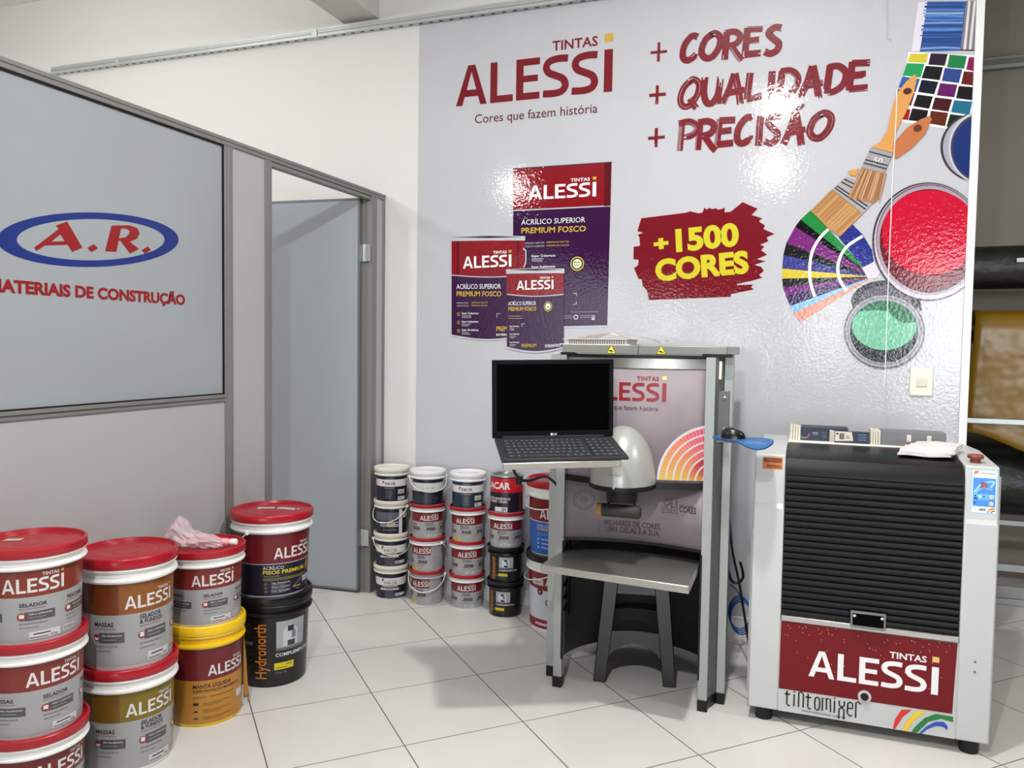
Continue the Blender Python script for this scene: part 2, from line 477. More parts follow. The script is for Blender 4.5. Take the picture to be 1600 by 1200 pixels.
S = Sheet(plane_x(-2.238))
def q5(L): return [XP(a / 5, 300 + b / 5) for a, b in L]
S.poly(q5([(265, 435), (458, 288), (435, 262), (522, 230), (642, 435), (562, 468), (527, 412), (348, 418), (285, 460)]), RED_D, 1, [q5([(398, 388), (470, 332), (505, 384)])])
S.poly(q5([(820, 462), (870, 262), (1010, 260), (1072, 282), (1090, 325), (1068, 365), (1012, 388), (1085, 445), (1015, 480), (938, 380), (926, 380), (908, 468)]), RED_D, 1, [q5([(945, 285), (985, 285), (1012, 305), (1005, 332), (975, 355), (928, 362)])])
S.poly(q5([(680, 438), (730, 408), (765, 438), (715, 470)]), RED_D, 1)
S.poly(q5([(1105, 455), (1155, 425), (1178, 452), (1130, 482)]), RED_D, 1)
bl, br = XP(1, 455.5), XP(289, 476)
full, sub = text_mesh('MATERIAIS DE CONSTRUÇÃO', 0.045, 4), text_mesh('ATERIAIS DE CONSTRUÇÃO', 0.045, 4)
kx = (full[3] - full[2]) / (sub[3] - sub[2])
hh = XP(19, 438)[1] - XP(19, 456.4)[1]
S.text('MATERIAIS DE CONSTRUÇÃO', (br[0] - (br[0] - bl[0]) * kx, br[1] - (br[1] - bl[1]) * kx), br, hh, RED_D, 1, bold=0.045, res=4)
S.build('lettering', wo)

# door: jambs, leaf standing open into the office, hinges
dj = MB()
profile(dj, 2.911, 2.955, 0, 2.170); profile(dj, 3.812, 3.868, 0, 2.170); dj.box(-2.266, XPT - 0.004, 2.955, 3.812, 2.150, 2.168)
dj.box(-2.30, -2.262, 3.806, 3.822, 0, 2.16)
do = dj.build('door_1', ALU, kind='structure', bevel=0.0015)
LEAF = M('pale_grey_door_laminate', (140, 146, 153), rough=0.22, spec=0.5, var=(1.5, 0.02))
hx, hy = -2.283, 3.800
ang = math.radians(184.0)
ux, uy = math.cos(ang), math.sin(ang)
def leafbox(a0, a1, t0, t1, z0, z1, mb):
    vx, vy = -uy, ux     # thickness direction
    pts = []
    for z in (z0, z1):
        for a, t in ((a0, t0), (a1, t0), (a1, t1), (a0, t1)):
            pts.append((hx + ux * a + vx * t, hy + uy * a + vy * t, z))
    mb.hexa(pts)
lf = MB(); leafbox(0.012, 0.82, -0.0175, 0.0175, 0.022, 2.145, lf); leaf = lf.build('door_leaf', LEAF, do, smooth=0)
le = MB(); leafbox(0, 0.012, -0.019, 0.019, 0.012, 2.155, le); leafbox(0, 0.83, -0.019, 0.019, 2.145, 2.158, le); leafbox(0, 0.83, -0.019, 0.019, 0.010, 0.022, le)
le.build('leaf_edge', ALUD, do)
for hz in (1.865, 0.31):
    h = MB(); h.box(-2.296, -2.2265, 3.7945, 3.7985, hz - 0.045, hz + 0.045); h.lathe([(0, -0.047), (0.006, -0.047), (0.006, 0.047), (0, 0.047)], (-2.262, 3.793, hz), 12)
    for dz in (-0.03, 0, 0.03):
        for dx in (-0.284, -0.240): h.lathe([(0.0035, 0), (0.0035, 0.002), (0, 0.0022)], (dx - 2.0, 3.7945, hz + dz), 8, axis='y', m=1)
    h.build('hinge', [CHROME, ALUD], do)

# ================================================================= ADVERTISING PANEL ON THE BACK WALL
XR = 0.631
WHT = GP((178, 178, 183)); DKR = GP((124, 24, 36)); GOLD = GP((212, 176, 70)); TXB = GP((100, 42, 48)); PURP = GP((58, 22, 66)); YEL = GP((216, 206, 54))
WTX = GP((232, 230, 232)); CANR = GP((140, 20, 32)); CANRD = GP((96, 16, 28)); SILV = GP((176, 178, 184)); DGR = GP((66, 62, 70)); BLK = GP((22, 20, 24)); WHP = GP((222, 222, 228))
mur = root('advertising_panel', 'large glossy white paint-shop advertising panel with red lettering covering the back wall', 'wall panel', (-0.7, 3.96, 1.5))
bx(-2.023, XR, 3.955, 3.9595, 0.0, 3.098).build('panel_sheet', WHT, mur, smooth=0)
bx(XR, 0.6635, 3.944, 3.9595, 0.0, 3.6).build('edge_trim', M('white_edge_trim', (225, 228, 236), rough=0.3, k=1.15), mur, bevel=0.002)
def msheet(): return Sheet(plane_y(3.955), clip=XR - 0.0005)
S = msheet()
S.logo(WP(712.5, 166.5), WP(956.5, 143), WP(713, 104.5)[1] - WP(713, 166.5)[1], DKR, GOLD)
S.text('Cores que fazem história', WP(742, 193), WP(933.7, 175.8), WP(742, 179.5)[1] - WP(742, 193)[1], TXB, 1, bold=0.004, res=3)
S.build('printed_logo', mur)

# brush-written slogan
def P4(L, ox=960, oy=20, k=3.63636): return [(ox + a / k, oy + b / k) for a, b in L]
GL = {
    '+': [[(0.5, 1), (0.46, 0)], [(0, 0.46), (1, 0.54)]],
    'C': [[(0.95, 0.90), (0.62, 0.93), (0.22, 0.62), (0.10, 0.25), (0.25, 0.07), (0.55, 0.10), (0.92, 0.32)]],
    'O': [[(0.62, 0.94), (0.28, 0.72), (0.10, 0.32), (0.25, 0.08), (0.55, 0.10), (0.85, 0.42), (0.92, 0.78), (0.70, 0.94), (0.45, 0.86)]],
    'R': [[(0.22, 0.95), (0.10, 0.02)], [(0.10, 0.90), (0.60, 0.95), (0.88, 0.80), (0.70, 0.56), (0.25, 0.46)], [(0.42, 0.48), (0.72, 0.18), (0.95, 0.0)]],
    'E': [[(0.22, 0.98), (0.08, 0.05)], [(0.18, 0.92), (0.96, 0.94)], [(0.16, 0.52), (0.78, 0.58)], [(0.06, 0.08), (0.86, 0.14)]],
    'S': [[(0.96, 0.90), (0.60, 0.92), (0.28, 0.74), (0.50, 0.56), (0.78, 0.40), (0.70, 0.18), (0.36, 0.06), (0.04, 0.14)]],
    'Q': [[(0.62, 0.94), (0.24, 0.70), (0.06, 0.32), (0.20, 0.10), (0.50, 0.14), (0.82, 0.46), (0.90, 0.80), (0.66, 0.95), (0.46, 0.86)], [(0.48, 0.34), (0.66, 0.14), (0.78, 0.02)]],
    'U': [[(0.16, 0.96), (0.10, 0.40), (0.26, 0.08), (0.56, 0.10), (0.84, 0.42), (0.96, 0.98)], [(0.88, 0.6), (0.84, 0.04)]],
    'A': [[(0.56, 0.98), (0.34, 0.50), (0.04, 0.04)], [(0.58, 0.98), (0.72, 0.5), (0.82, 0.02)], [(0.14, 0.36), (1.0, 0.48)]],
    'L': [[(0.30, 0.98), (0.18, 0.5), (0.10, 0.08)], [(0.06, 0.08), (0.98, 0.20)]],
    'I': [[(0.62, 1), (0.36, 0)]],
    'D': [[(0.26, 0.94), (0.10, 0.04)], [(0.12, 0.90), (0.60, 0.95), (0.92, 0.72), (0.80, 0.34), (0.42, 0.10), (0.06, 0.08)]],
    'P': [[(0.24, 0.94), (0.12, 0.02)], [(0.06, 0.90), (0.60, 0.97), (0.96, 0.80), (0.76, 0.56), (0.26, 0.44)]],
    '~': [[(0.0, 0.1), (0.35, 0.45), (0.6, 0.4), (1.0, 0.95)]],
}
BL = [1.0]
def brushed(S, ch, x0, y0, x1, y1, m, w):
    """one hand-brushed letter in the photo box x0..x1, y0(top)..y1(bottom), drawn on the wall plane"""
    for st_ in GL[ch]:
        path = spline(st_, 5) if len(st_) > 2 else [Vector(st_[0]).lerp(Vector(st_[1]), t / 6) for t in range(7)]
        wp = [Vector(WP(x0 + p.x * (x1 - x0), y1 + p.y * (y0 - y1) + (0.5 - p.x) * 0.0)) for p in path]
        nb = 6
        for b in range(nb):
            o = (b - (nb - 1) / 2) / nb * w
            a, z = random.uniform(0, 0.06), 1 - random.choice([random.uniform(0, 0.05), random.uniform(0.03, 0.16)])
            n = len(wp); i0, i1 = int(a * n), max(3, int(z * n))
            seg = wp[i0:i1 + 1]
            if len(seg) < 2: continue
            q = []
            for i, p in enumerate(seg):
                t = (seg[min(i + 1, len(seg) - 1)] - seg[max(i - 1, 0)]).normalized()
                q.append(p + Vector((-t.y, t.x)) * (o + random.uniform(-.05, .05) * w / nb))
            ww = w / nb * (1.35 if random.random() > 0.30 else 0.6)
            S.line(q, ww, m, BL[0]); BL[0] += 0.02
S = msheet()
rows = [('+', 205, 168, 300, 278), ('C', 378, 122, 480, 280), ('O', 482, 108, 612, 268), ('R', 615, 98, 730, 272), ('E', 732, 82, 848, 252), ('S', 845, 70, 958, 243),
        ('+', 198, 412, 293, 520), ('Q', 368, 370, 492, 548), ('U', 498, 360, 608, 526), ('A', 610, 342, 740, 524), ('L', 745, 338, 838, 505), ('I', 872, 332, 912, 492), ('D', 920, 322, 1052, 484), ('A', 1050, 298, 1185, 490), ('D', 1190, 294, 1328, 466), ('E', 1324, 275, 1458, 450),
        ('+', 192, 655, 287, 763), ('P', 358, 615, 475, 788), ('R', 462, 608, 582, 784), ('E', 575, 600, 692, 762), ('C', 686, 584, 795, 752), ('I', 800, 586, 850, 756), ('S', 845, 574, 950, 756), ('A', 955, 566, 1086, 756), ('~', 1035, 515, 1078, 560), ('O', 1095, 560, 1243, 722)]
for ch, a, b, c_, d_ in rows:
    (x0, y0), (x1, y1) = P4([(a, b), (c_, d_)])
    brushed(S, ch, x0, y0, x1, y1, DKR, 0.015 if ch == '+' else (0.030 if ch != '~' else 0.013))
S.build('printed_slogan', mur)

# brush-stroke patch with yellow words
S = msheet()
def Z7(L): return [WP(960 + a / 5.714, 300 + b / 5.714) for a, b in L]
S.poly(Z7([(240, 235), (640, 185), (675, 172), (750, 190), (785, 185), (805, 140), (825, 158), (845, 142), (870, 152), (905, 145), (930, 158), (960, 150), (985, 140), (985, 182), (1040, 175), (1145, 90), (1280, 150), (1225, 205), (1320, 235), (1290, 262), (1345, 300), (1330, 330), (1430, 375), (1360, 405), (1375, 440), (1300, 470), (1340, 488), (1310, 520), (1365, 560), (1270, 600), (1350, 618), (1250, 650), (1310, 668), (1335, 705), (1290, 740), (1320, 765), (1230, 792), (1092, 822), (1092, 832), (1240, 826), (1220, 850), (1245, 870), (1130, 893), (1040, 912), (1040, 935), (310, 965), (290, 880), (250, 832), (245, 780), (215, 775), (175, 680), (212, 652), (215, 605), (170, 600), (172, 490), (228, 480), (225, 410), (210, 380), (258, 365), (205, 350)]), DKR, 1)
S.text('+', Z7([(355, 527)])[0], Z7([(486, 512)])[0], 0.062, YEL, 2, bold=0.06)
S.text('1500', Z7([(552, 527)])[0], Z7([(1115, 470)])[0], Z7([(540, 345)])[0][1] - Z7([(560, 527)])[0][1], YEL, 2, bold=0.045, res=4)
S.text('CORES', Z7([(370, 790)])[0], Z7([(1203, 712)])[0], Z7([(450, 612)])[0][1] - Z7([(450, 785)])[0][1], YEL, 2, bold=0.05, res=4)
S.build('printed_patch', mur)

# printed paint cans
def Z3(L): return [WP(680 + a / 3.6375, 230 + b / 3.6375) for a, b in L]
def small_lines(S, x0, x1, v0, m, n=2, dv=3.2, h=1.5, layer=3):
    for i in range(n):
        a, b = WP(x0, v0 + i * dv), WP(x0 + (x1 - x0) * random.uniform(.6, 1), v0 + i * dv)
        S.line([a, b], 0.0042 * h / 1.5, m, layer)
S = msheet()
S.poly(Z3([(443, 125), (1003, 88), (978, 1022), (720, 1026), (443, 760)]), PURP, 1)
S.poly(Z3([(443, 125), (1003, 88), (997, 333), (443, 360)]), CANR, 2)
S.poly(Z3([(962, 92), (1003, 88), (997, 333), (960, 336)]), CANRD, 3)
S.poly(Z3([(443, 128), (1003, 88), (1006, 82), (446, 120)]), DGR, 3)
S.poly(Z3([(443, 357), (997, 330), (997, 337), (443, 364)]), SILV, 3)
S.poly(Z3([(720, 1018), (978, 1012), (978, 1024), (720, 1028)]), SILV, 3)
a, b = Z3([(530, 301), (915, 279)]); S.logo(a, b, 0.0715, WTX, GOLD, 4)
a, b = Z3([(490, 442), (853, 426)]); S.text('ACRÍLICO SUPERIOR', a, b, 0.026, WTX, 4, bold=0.0)
a, b = Z3([(490, 490), (857, 478)]); S.text('PREMIUM FOSCO', a, b, 0.0275, GOLD, 4, bold=0.02)
for v0, tx in ((551, 'SUPERIOR ACRYLIC'), (570, 'ACRÍLICO SUPERIOR')):
    a, b = Z3([(505, v0), (622, v0 - 4)]); S.text(tx, a, b, 0.0085, SILV, 4, bold=0.0, res=1)
    a, b = Z3([(634, v0 - 5), (760, v0 - 9)]); S.text('PREMIUM MATTE' if v0 < 560 else 'PREMIUM MATE', a, b, 0.0085, GOLD, 4, bold=0.0, res=1)
for v0, tx in ((625, 'Super Cobertura'), (687, 'Super Acabamento')):
    a, b = Z3([(548, v0), (684, v0 - 4)]); S.text(tx, a, b, 0.0115, WTX, 4, bold=0.01, res=1)
    small_lines(S, 831, 854, 230 + (v0 + 10) / 3.6375, SILV)
c_ = WP(902, 412)
S.ell(*c_, 0.036, 0.036, GOLD, 4); S.ell(*c_, 0.030, 0.030, GP((40, 66, 52)), 5); S.ell(*c_, 0.023, 0.023, GP((214, 220, 190)), 6)
S.text('Base', (c_[0] - .016, c_[1] + .003), (c_[0] + .016, c_[1] + .003), 0.009, GP((40, 66, 52)), 7, bold=0.01, res=1)
S.text('VOC', (c_[0] - .016, c_[1] - .013), (c_[0] + .016, c_[1] - .013), 0.010, GP((40, 66, 52)), 7, bold=0.02, res=1)
for q in ([(785, 832), (805, 830), (803, 845)], [(785, 893), (803, 892), (803, 878)]): S.line(Z3(q), 0.004, SILV, 4)
for a_, b_, v_ in ((770, 930, 935), (725, 780, 958), (725, 780, 970), (822, 905, 956), (822, 905, 966)): S.line(Z3([(a_, v_ + 2), (b_, v_)]), 0.004, GP((140, 120, 140)), 4)
S.ell(*Z3([(800, 966)])[0], 0.013, 0.013, GP((190, 180, 190)), 4, hole=(0.008, 0.008)); S.rect(*[Z3([(908, 0)])[0][0], Z3([(926, 0)])[0][0]], WP(930, 500)[1], WP(930, 492)[1], GP((190, 180, 190)), 4)
S.build('printed_large_can', mur)

def round_can(S, uc, ut, rx, ub, rb, red_v, L0):
    """printed drum: top ellipse at (uc,ut), straight body, bottom arc"""
    n = 14
    top = [(uc - rx + 2 * rx * k / n, ut + 4 * math.sin(PI * k / n) * 0.2) for k in range(n + 1)]
    bot = [(uc + rx - 2 * rx * k / n, ub + rb * math.sin(PI * k / n)) for k in range(n + 1)]
    S.poly([WP(*p) for p in top + bot], PURP, L0)
    red = [(uc + rx - 2 * rx * k / n, red_v + 3 * math.sin(PI * k / n)) for k in range(n + 1)]
    S.poly([WP(*p) for p in top + red], CANR, L0 + 1)
    S.line([WP(*p) for p in red], 0.005, SILV, L0 + 2)
    S.poly([WP(uc - rx - 1, ut + 6), WP(uc - rx - 1, ut - 1), WP(uc, ut - 3), WP(uc + rx + 1, ut - 2), WP(uc + rx + 1, ut + 5), WP(uc, ut + 5)], SILV, L0 + 2)
    S.poly([WP(uc - rx * .96, ut), WP(uc, ut - 2.4), WP(uc + rx * .96, ut - .6), WP(uc, ut + 1.2)], DGR, L0 + 3)
    S.line([WP(*p) for p in bot], 0.009, SILV, L0 + 2)
S = msheet()
S.line([WP(u, v) for u, v in ((706, 386), (702, 390), (701, 405), (703, 422), (708, 425))], 0.006, SILV, 5)
round_can(S, 763, 371, 57, 524, 7, 430, 6)
for u0, u1 in ((714.5, 717.5), (808, 811)): S.poly([WP(u0, 377), WP(u1, 377), WP(u1, 429), WP(u0, 429)], CANRD, 8)
S.logo(WP(724, 419.8), WP(799.5, 416.5), 0.063, WTX, GOLD, 10)
S.text('ACRÍLICO SUPERIOR', WP(713.8, 451.6), WP(783, 451), 0.025, WTX, 10, bold=0.0)
S.text('PREMIUM FOSCO', WP(713.8, 462.8), WP(783.7, 462.9), 0.025, GOLD, 10, bold=0.02)
for v0 in (474.5, 479):
    S.text('SUPERIOR ACRYLIC ·', WP(714, v0), WP(734, v0), 0.0075, SILV, 10, bold=0, res=1); S.text('PREMIUM MATTE', WP(737, v0 - .4), WP(762, v0 - .4), 0.0075, GOLD, 10, bold=0, res=1)
for v0, tx in ((491, 'Super Cobertura'), (504, 'Super Acabamento'), (517, 'Super Resistência')):
    S.text(tx, WP(722, v0), WP(748, v0), 0.0105, WTX, 10, bold=0.01, res=1); small_lines(S, 722, 738, v0 + 2.6, SILV, 2, 2.4, 1.0, 10)
    S.ell(*WP(717, v0), 0.008, 0.010, GOLD, 10, n=8, hole=(0.005, 0.007))
S.text('PREM', WP(776, 517), WP(793, 517), 0.023, GOLD, 10, bold=0.02); S.text('EXTERIOR', WP(776, 524.5), WP(799, 524.5), 0.010, WTX, 10, bold=0.02, res=1)
S.line([WP(777, 496), WP(777, 490), WP(782, 490)], 0.003, SILV, 10)
S.line([WP(u, v) for u, v in ((818, 388), (822, 392), (822, 410), (819, 418))], 0.007, SILV, 10)
S.build('printed_gallon_can', mur)
S = msheet()
round_can(S, 837, 422, 44.5, 543, 7, 460, 12)
S.logo(WP(808, 453.3), WP(865.4, 451.7), 0.048, WTX, GOLD, 16)
S.text('ACRÍLICO SUPERIOR', WP(795, 477.3), WP(838, 476.7), 0.0195, WTX, 16, bold=0.0)
S.text('PREMIUM FOSCO', WP(795, 485.8), WP(838.7, 485.4), 0.0195, GOLD, 16, bold=0.02)
for v0 in (494, 497.5): small_lines(S, 795, 824, v0, GP((170, 150, 120)), 1, 3, 1.0, 16)
for v0, tx in ((511, 'Super Cobertura'), (523, 'Super Acabamento'), (536, 'Super Resistência')):
    S.text(tx, WP(797, v0), WP(812, v0), 0.0085, WTX, 16, bold=0.01, res=1); small_lines(S, 797, 808, v0 + 2.4, SILV, 2, 2.2, .9, 16)
c_ = WP(857, 479)
S.ell(*c_, 0.022, 0.026, GOLD, 16); S.ell(*c_, 0.018, 0.022, GP((40, 66, 52)), 17); S.ell(*c_, 0.014, 0.017, GP((214, 220, 190)), 18)
S.text('VOC', (c_[0] - .010, c_[1] - .008), (c_[0] + .010, c_[1] - .008), 0.009, GP((40, 66, 52)), 19, bold=0.02, res=1)
S.text('PREMIUM', WP(815.6, 543), WP(838.7, 542.6), 0.0185, GOLD, 16, bold=0.01); S.text('EXTERIOR/INTERIOR', WP(852.7, 543), WP(877, 541.4), 0.0145, WTX, 16, bold=0.01, res=1)
S.line([WP(816, 511), WP(816, 506), WP(820, 506)], 0.003, SILV, 16)
S.build('printed_small_can', mur)

# printed collage on the right: brushes, swatches, fan deck, open cans
def Z5(L): return [WP(1180 + a / 3.8095, b / 3.8095) for a, b in L]
def Z6(L): return [WP(1180 + a / 3.8095, 280 + b / 3.8095) for a, b in L]
def zell(Z, cx, cy, rx, ry, n=56, a0=0, a1=2 * PI): return Z([(cx + rx * math.cos(a0 + (a1 - a0) * k / n), cy + ry * math.sin(a0 + (a1 - a0) * k / n)) for k in range(n)])
S = msheet()
S.poly(Z5([(970, 15), (1025, 10), (985, 305), (930, 305)]), GP((206, 202, 214)), 1)
S.poly(Z5([(1025, 10), (1257, 8), (1222, 302), (980, 308)]), GP((54, 98, 170)), 1)
for k in range(15):
    y = 22 + k * 19; c0 = random.choice([(96, 140, 204), (34, 70, 138), (150, 178, 218)])
    S.line(Z5([(1022 - y * .13 + random.uniform(-14, 8), y + random.uniform(-3, 3)), (1120, y + random.uniform(-6, 6)), (1250 - y * .11, y)]), random.uniform(.004, .013), GP(c0), 2)
S.poly(Z5([(1257, 5), (1330, 3), (1315, 300), (1222, 296)]), GP((132, 126, 132)), 2)
for x in (1268, 1300): S.poly(Z5([(x, 6), (x + 14, 6), (x - 14, 296), (x - 30, 296)]), GP((206, 200, 202)), 3)
S.poly(Z5([(1222, 296), (1315, 296), (1312, 304), (1222, 302)]), GP((70, 40, 40)), 3)
S.build('printed_blue_brush', mur)
S = msheet()
S.poly(Z5([(912, 310), (1320, 330), (1305, 690), (1165, 772), (855, 722)]), WHP, 1)
SW = [((216, 200, 60), [(925, 320), (1030, 320), (1018, 375), (905, 370)]), ((40, 24, 44), [(1045, 318), (1146, 322), (1128, 392), (1030, 385)]), ((30, 128, 70), [(1157, 325), (1260, 335), (1243, 410), (1141, 402)]), ((140, 16, 84), [(1272, 340), (1314, 342), (1307, 425), (1255, 415)]),
      ((30, 160, 90), [(903, 377), (1007, 380), (985, 462), (878, 450)]), ((14, 14, 24), [(1015, 392), (1118, 400), (1098, 478), (990, 465)]), ((44, 72, 140), [(1128, 405), (1232, 415), (1212, 495), (1110, 482)]), ((104, 26, 26), [(1242, 425), (1310, 430), (1300, 510), (1225, 500)]),
      ((40, 96, 170), [(876, 456), (980, 470), (955, 548), (853, 520)]), ((14, 16, 34), [(990, 475), (1090, 488), (1065, 562), (968, 548)]), ((98, 22, 98), [(1100, 495), (1203, 505), (1185, 580), (1080, 568)]), ((26, 14, 16), [(1212, 512), (1306, 520), (1295, 598), (1195, 585)]),
      ((130, 40, 60), [(850, 530), (950, 556), (928, 630), (850, 620)]), ((14, 14, 14), [(965, 563), (1058, 575), (1035, 648), (940, 632)]), ((70, 18, 22), [(1070, 580), (1173, 592), (1150, 665), (1050, 650)]), ((32, 110, 140), [(1183, 597), (1291, 605), (1275, 685), (1165, 668)]),
      ((170, 24, 30), [(880, 645), (925, 652), (910, 716), (860, 710)]), ((18, 12, 12), [(935, 645), (1030, 658), (1015, 728), (912, 716)]), ((96, 40, 26), [(1045, 660), (1148, 672), (1130, 752), (1032, 735)]), ((22, 40, 26), [(1160, 680), (1240, 690), (1210, 760), (1138, 755)])]
for c0, q in SW: S.poly(Z5(q), GP(c0), 2)
S.build('printed_swatches', mur)
S = msheet()
S.poly(zell(Z5, 1330, 878, 228, 208), DGR, 3); S.poly(zell(Z5, 1335, 878, 218, 200), GP((170, 172, 184)), 4)
S.poly(zell(Z5, 1345, 880, 196, 216), SILV, 5); S.poly(zell(Z5, 1345, 882, 182, 202), GP((60, 66, 90)), 6); S.poly(zell(Z5, 1350, 884, 172, 190), GP((30, 50, 116)), 7)
S.build('printed_blue_can', mur)
S = msheet()
S.poly(zell(Z6, 1030, 372, 334, 352), DGR, 8); S.poly(zell(Z6, 1034, 372, 326, 344), GP((190, 176, 190)), 9)
S.poly(zell(Z6, 1034, 360, 316, 330), GP((120, 100, 120)), 10); S.poly(zell(Z6, 1036, 366, 312, 326), GP((174, 160, 170)), 11)
S.poly(zell(Z6, 1036, 368, 296, 308), GP((96, 18, 34)), 12)
S.poly(zell(Z6, 1036, 362, 290, 296), GP((120, 14, 34)), 13)
S.poly(zell(Z6, 1040, 318, 286, 252), GP((204, 22, 54)), 14)
S.build('printed_red_can', mur)
S = msheet()
PIV = (700, 580)
FO = [((330, 185), (36, 140, 64)), ((270, 240), (20, 20, 24)), ((238, 283), (124, 44, 124)), ((185, 380), (30, 30, 34)), ((168, 450), (64, 64, 140)), ((160, 532), (220, 196, 60)), ((160, 592), (34, 32, 34)), ((166, 645), (122, 46, 126)), ((182, 692), (62, 40, 92)), ((208, 755), (140, 190, 226)), ((222, 800), (224, 150, 130)), ((270, 852), None)]
for i in range(len(FO) - 1):
    (a, c0), (b, _) = FO[i], FO[i + 1]
    S.poly(Z6([a, b, PIV]), GP(c0), 2)
S.poly(Z6([(580, 270), (640, 330), (695, 420), (706, 492), (640, 525), (565, 430), (495, 345)]), GP((44, 52, 140)), 3)
for q in ([(450, 285), (385, 350), (340, 430), (325, 520), (328, 610), (355, 700)], [(640, 338), (545, 402), (500, 480), (492, 545), (508, 610), (545, 665)]): S.line([Vector(p) for p in Z6(spline(q, 4))], 0.013, WHP, 4)
S.poly(Z6([(636, 528), (710, 490), (742, 560), (720, 590), (670, 592)]), GP((196, 190, 204)), 5)
S.build('printed_fan_deck', mur)
S = msheet()
S.poly(zell(Z6, 778, 726, 206, 124), GP((60, 58, 66)), 6); S.poly(zell(Z6, 775, 712, 150, 80), GP((104, 98, 112)), 7)
S.poly(zell(Z6, 768, 905, 240, 222), GP((96, 92, 100)), 15); S.poly(zell(Z6, 768, 905, 232, 214), GP((170, 168, 172)), 16); S.poly(zell(Z6, 768, 905, 222, 204), GP((140, 132, 140)), 17); S.poly(zell(Z6, 768, 903, 212, 194), GP((160, 162, 164)), 18)
S.poly(zell(Z6, 766, 908, 202, 184), GP((22, 30, 28)), 19)
S.poly(zell(Z6, 768, 872, 192, 145), GP((112, 190, 154)), 20)
S.poly(zell(Z6, 768, 872, 192, 145, 24, PI * 1.0, PI * 2.0)[2:] + Z6([(955, 850), (880, 858), (820, 820), (790, 785), (700, 780), (620, 788)]), GP((24, 110, 70)), 21)
S.line(Z6([(965, 712), (980, 745), (984, 780)]), 0.008, DGR, 21)
S.build('printed_green_can', mur)
S = msheet()
S.poly(Z5([(1040, 690), (1050, 712), (1010, 800), (930, 885), (835, 950), (815, 880), (845, 828), (905, 760), (985, 712)]), GP((196, 118, 74)), 15); S.ell(*Z5([(966, 766)])[0], 0.017, 0.016, GP((104, 58, 44)), 16)
S.poly(Z5([(550, 1020), (620, 1005), (600, 1050), (565, 1045)]), GP((220, 158, 84)), 15)
S.poly(Z6([(545, -15), (460, 62), (640, 205), (745, 100), (690, 40)]), GP((176, 172, 174)), 15)
for t in (0.2, 0.4, 0.72, 0.86): S.line(Z6([(545 - 85 * t, -15 + 77 * t), (735 - 90 * t, 70 + 130 * t)]), 0.006, DGR, 16)
S.poly(Z6([(456, 62), (640, 206), (505, 342), (440, 300), (330, 188)]), GP((190, 142, 92)), 16)
for k in range(12): t = k / 11; S.line(Z6([(462 + 172 * t, 72 + 134 * t), (345 + 155 * t, 190 + 140 * t)]), 0.0035, GP(random.choice([(216, 172, 118), (158, 112, 68)])), 17)
S.poly(Z5([(950, 442), (962, 470), (942, 560), (892, 680), (836, 790), (818, 880), (822, 912), (688, 876), (742, 850), (786, 780), (812, 660), (842, 560), (896, 490)]), GP((222, 160, 88)), 18); S.ell(*Z5([(905, 546)])[0], 0.017, 0.014, GP((84, 34, 44)), 19)
S.poly(Z5([(690, 878), (820, 914), (768, 1034), (632, 998)]), GP((164, 162, 166)), 19)
for t in (0.22, 0.62, 0.78): S.line(Z5([(690 - 58 * t, 878 + 120 * t), (820 - 52 * t, 914 + 120 * t)]), 0.006, DGR, 20)
S.text('50', Z5([(700, 972)])[0], Z5([(752, 978)])[0], 0.026, GP((210, 208, 210)), 20, bold=0.0)
S.poly(Z5([(632, 1000), (782, 1034), (748, 1175), (700, 1212), (552, 1178)]), GP((176, 128, 92)), 20)
for k in range(14): t = k / 13; S.line(Z5([(642 + 130 * t, 1008 + 28 * t), (562 + 175 * t, 1176 + 14 * t + random.uniform(-8, 18))]), 0.0035, GP(random.choice([(206, 166, 120), (138, 96, 70), (222, 190, 140)])), 21)
S.build('printed_brushes', mur)
S = msheet()
S.line([WP(u, v) for u, v in ((1401, 140), (1400, 180), (1394, 290), (1388, 430), (1382, 600))], 0.0035, WHP, 23); S.build('sheet_seam', mur); S = msheet()
S.line([WP(u, v) for u, v in ((1386, 0), (1386, 60), (1392, 62)) ], 0.003, SILV, 23); S.build('sheet_seam', mur); S = msheet(); S.line([WP(1384, 600), WP(1384.5, 670)], 0.004, SILV, 23)
S.build('sheet_seam', mur)

# power outlet on the panel
ot = root('power_outlet', 'cream power outlet plate on the white panel above the paint mixer', 'outlet', (0.477, 3.95, 1.24))
bx(0.431, 0.524, 3.943, 3.9548, 1.180, 1.305).build('cover_plate', M('cream_plastic', (224, 224, 204), rough=0.35), ot, bevel=0.005, seg=3)
o = MB(); o.box(0.456, 0.499, 3.9375, 3.943, 1.222, 1.262); o.build('socket', M('cream_plastic_b', (206, 206, 186), rough=0.4), ot, bevel=0.003)
o = MB()
for dx in (-0.011, 0, 0.011): MB().lathe([(0.0028, 0), (0.0028, 0.0008), (0, 0.0008)], (0.477 + dx, 3.9368, 1.242), 8, axis='y').build('socket_hole', DARK, ot)
for dz in (-0.042, 0.042): MB().lathe([(0.003, 0), (0.003, 0.0012), (0, 0.0012)], (0.477, 3.9422, 1.2425 + dz), 8, axis='y').build('screw', ALUD, ot)

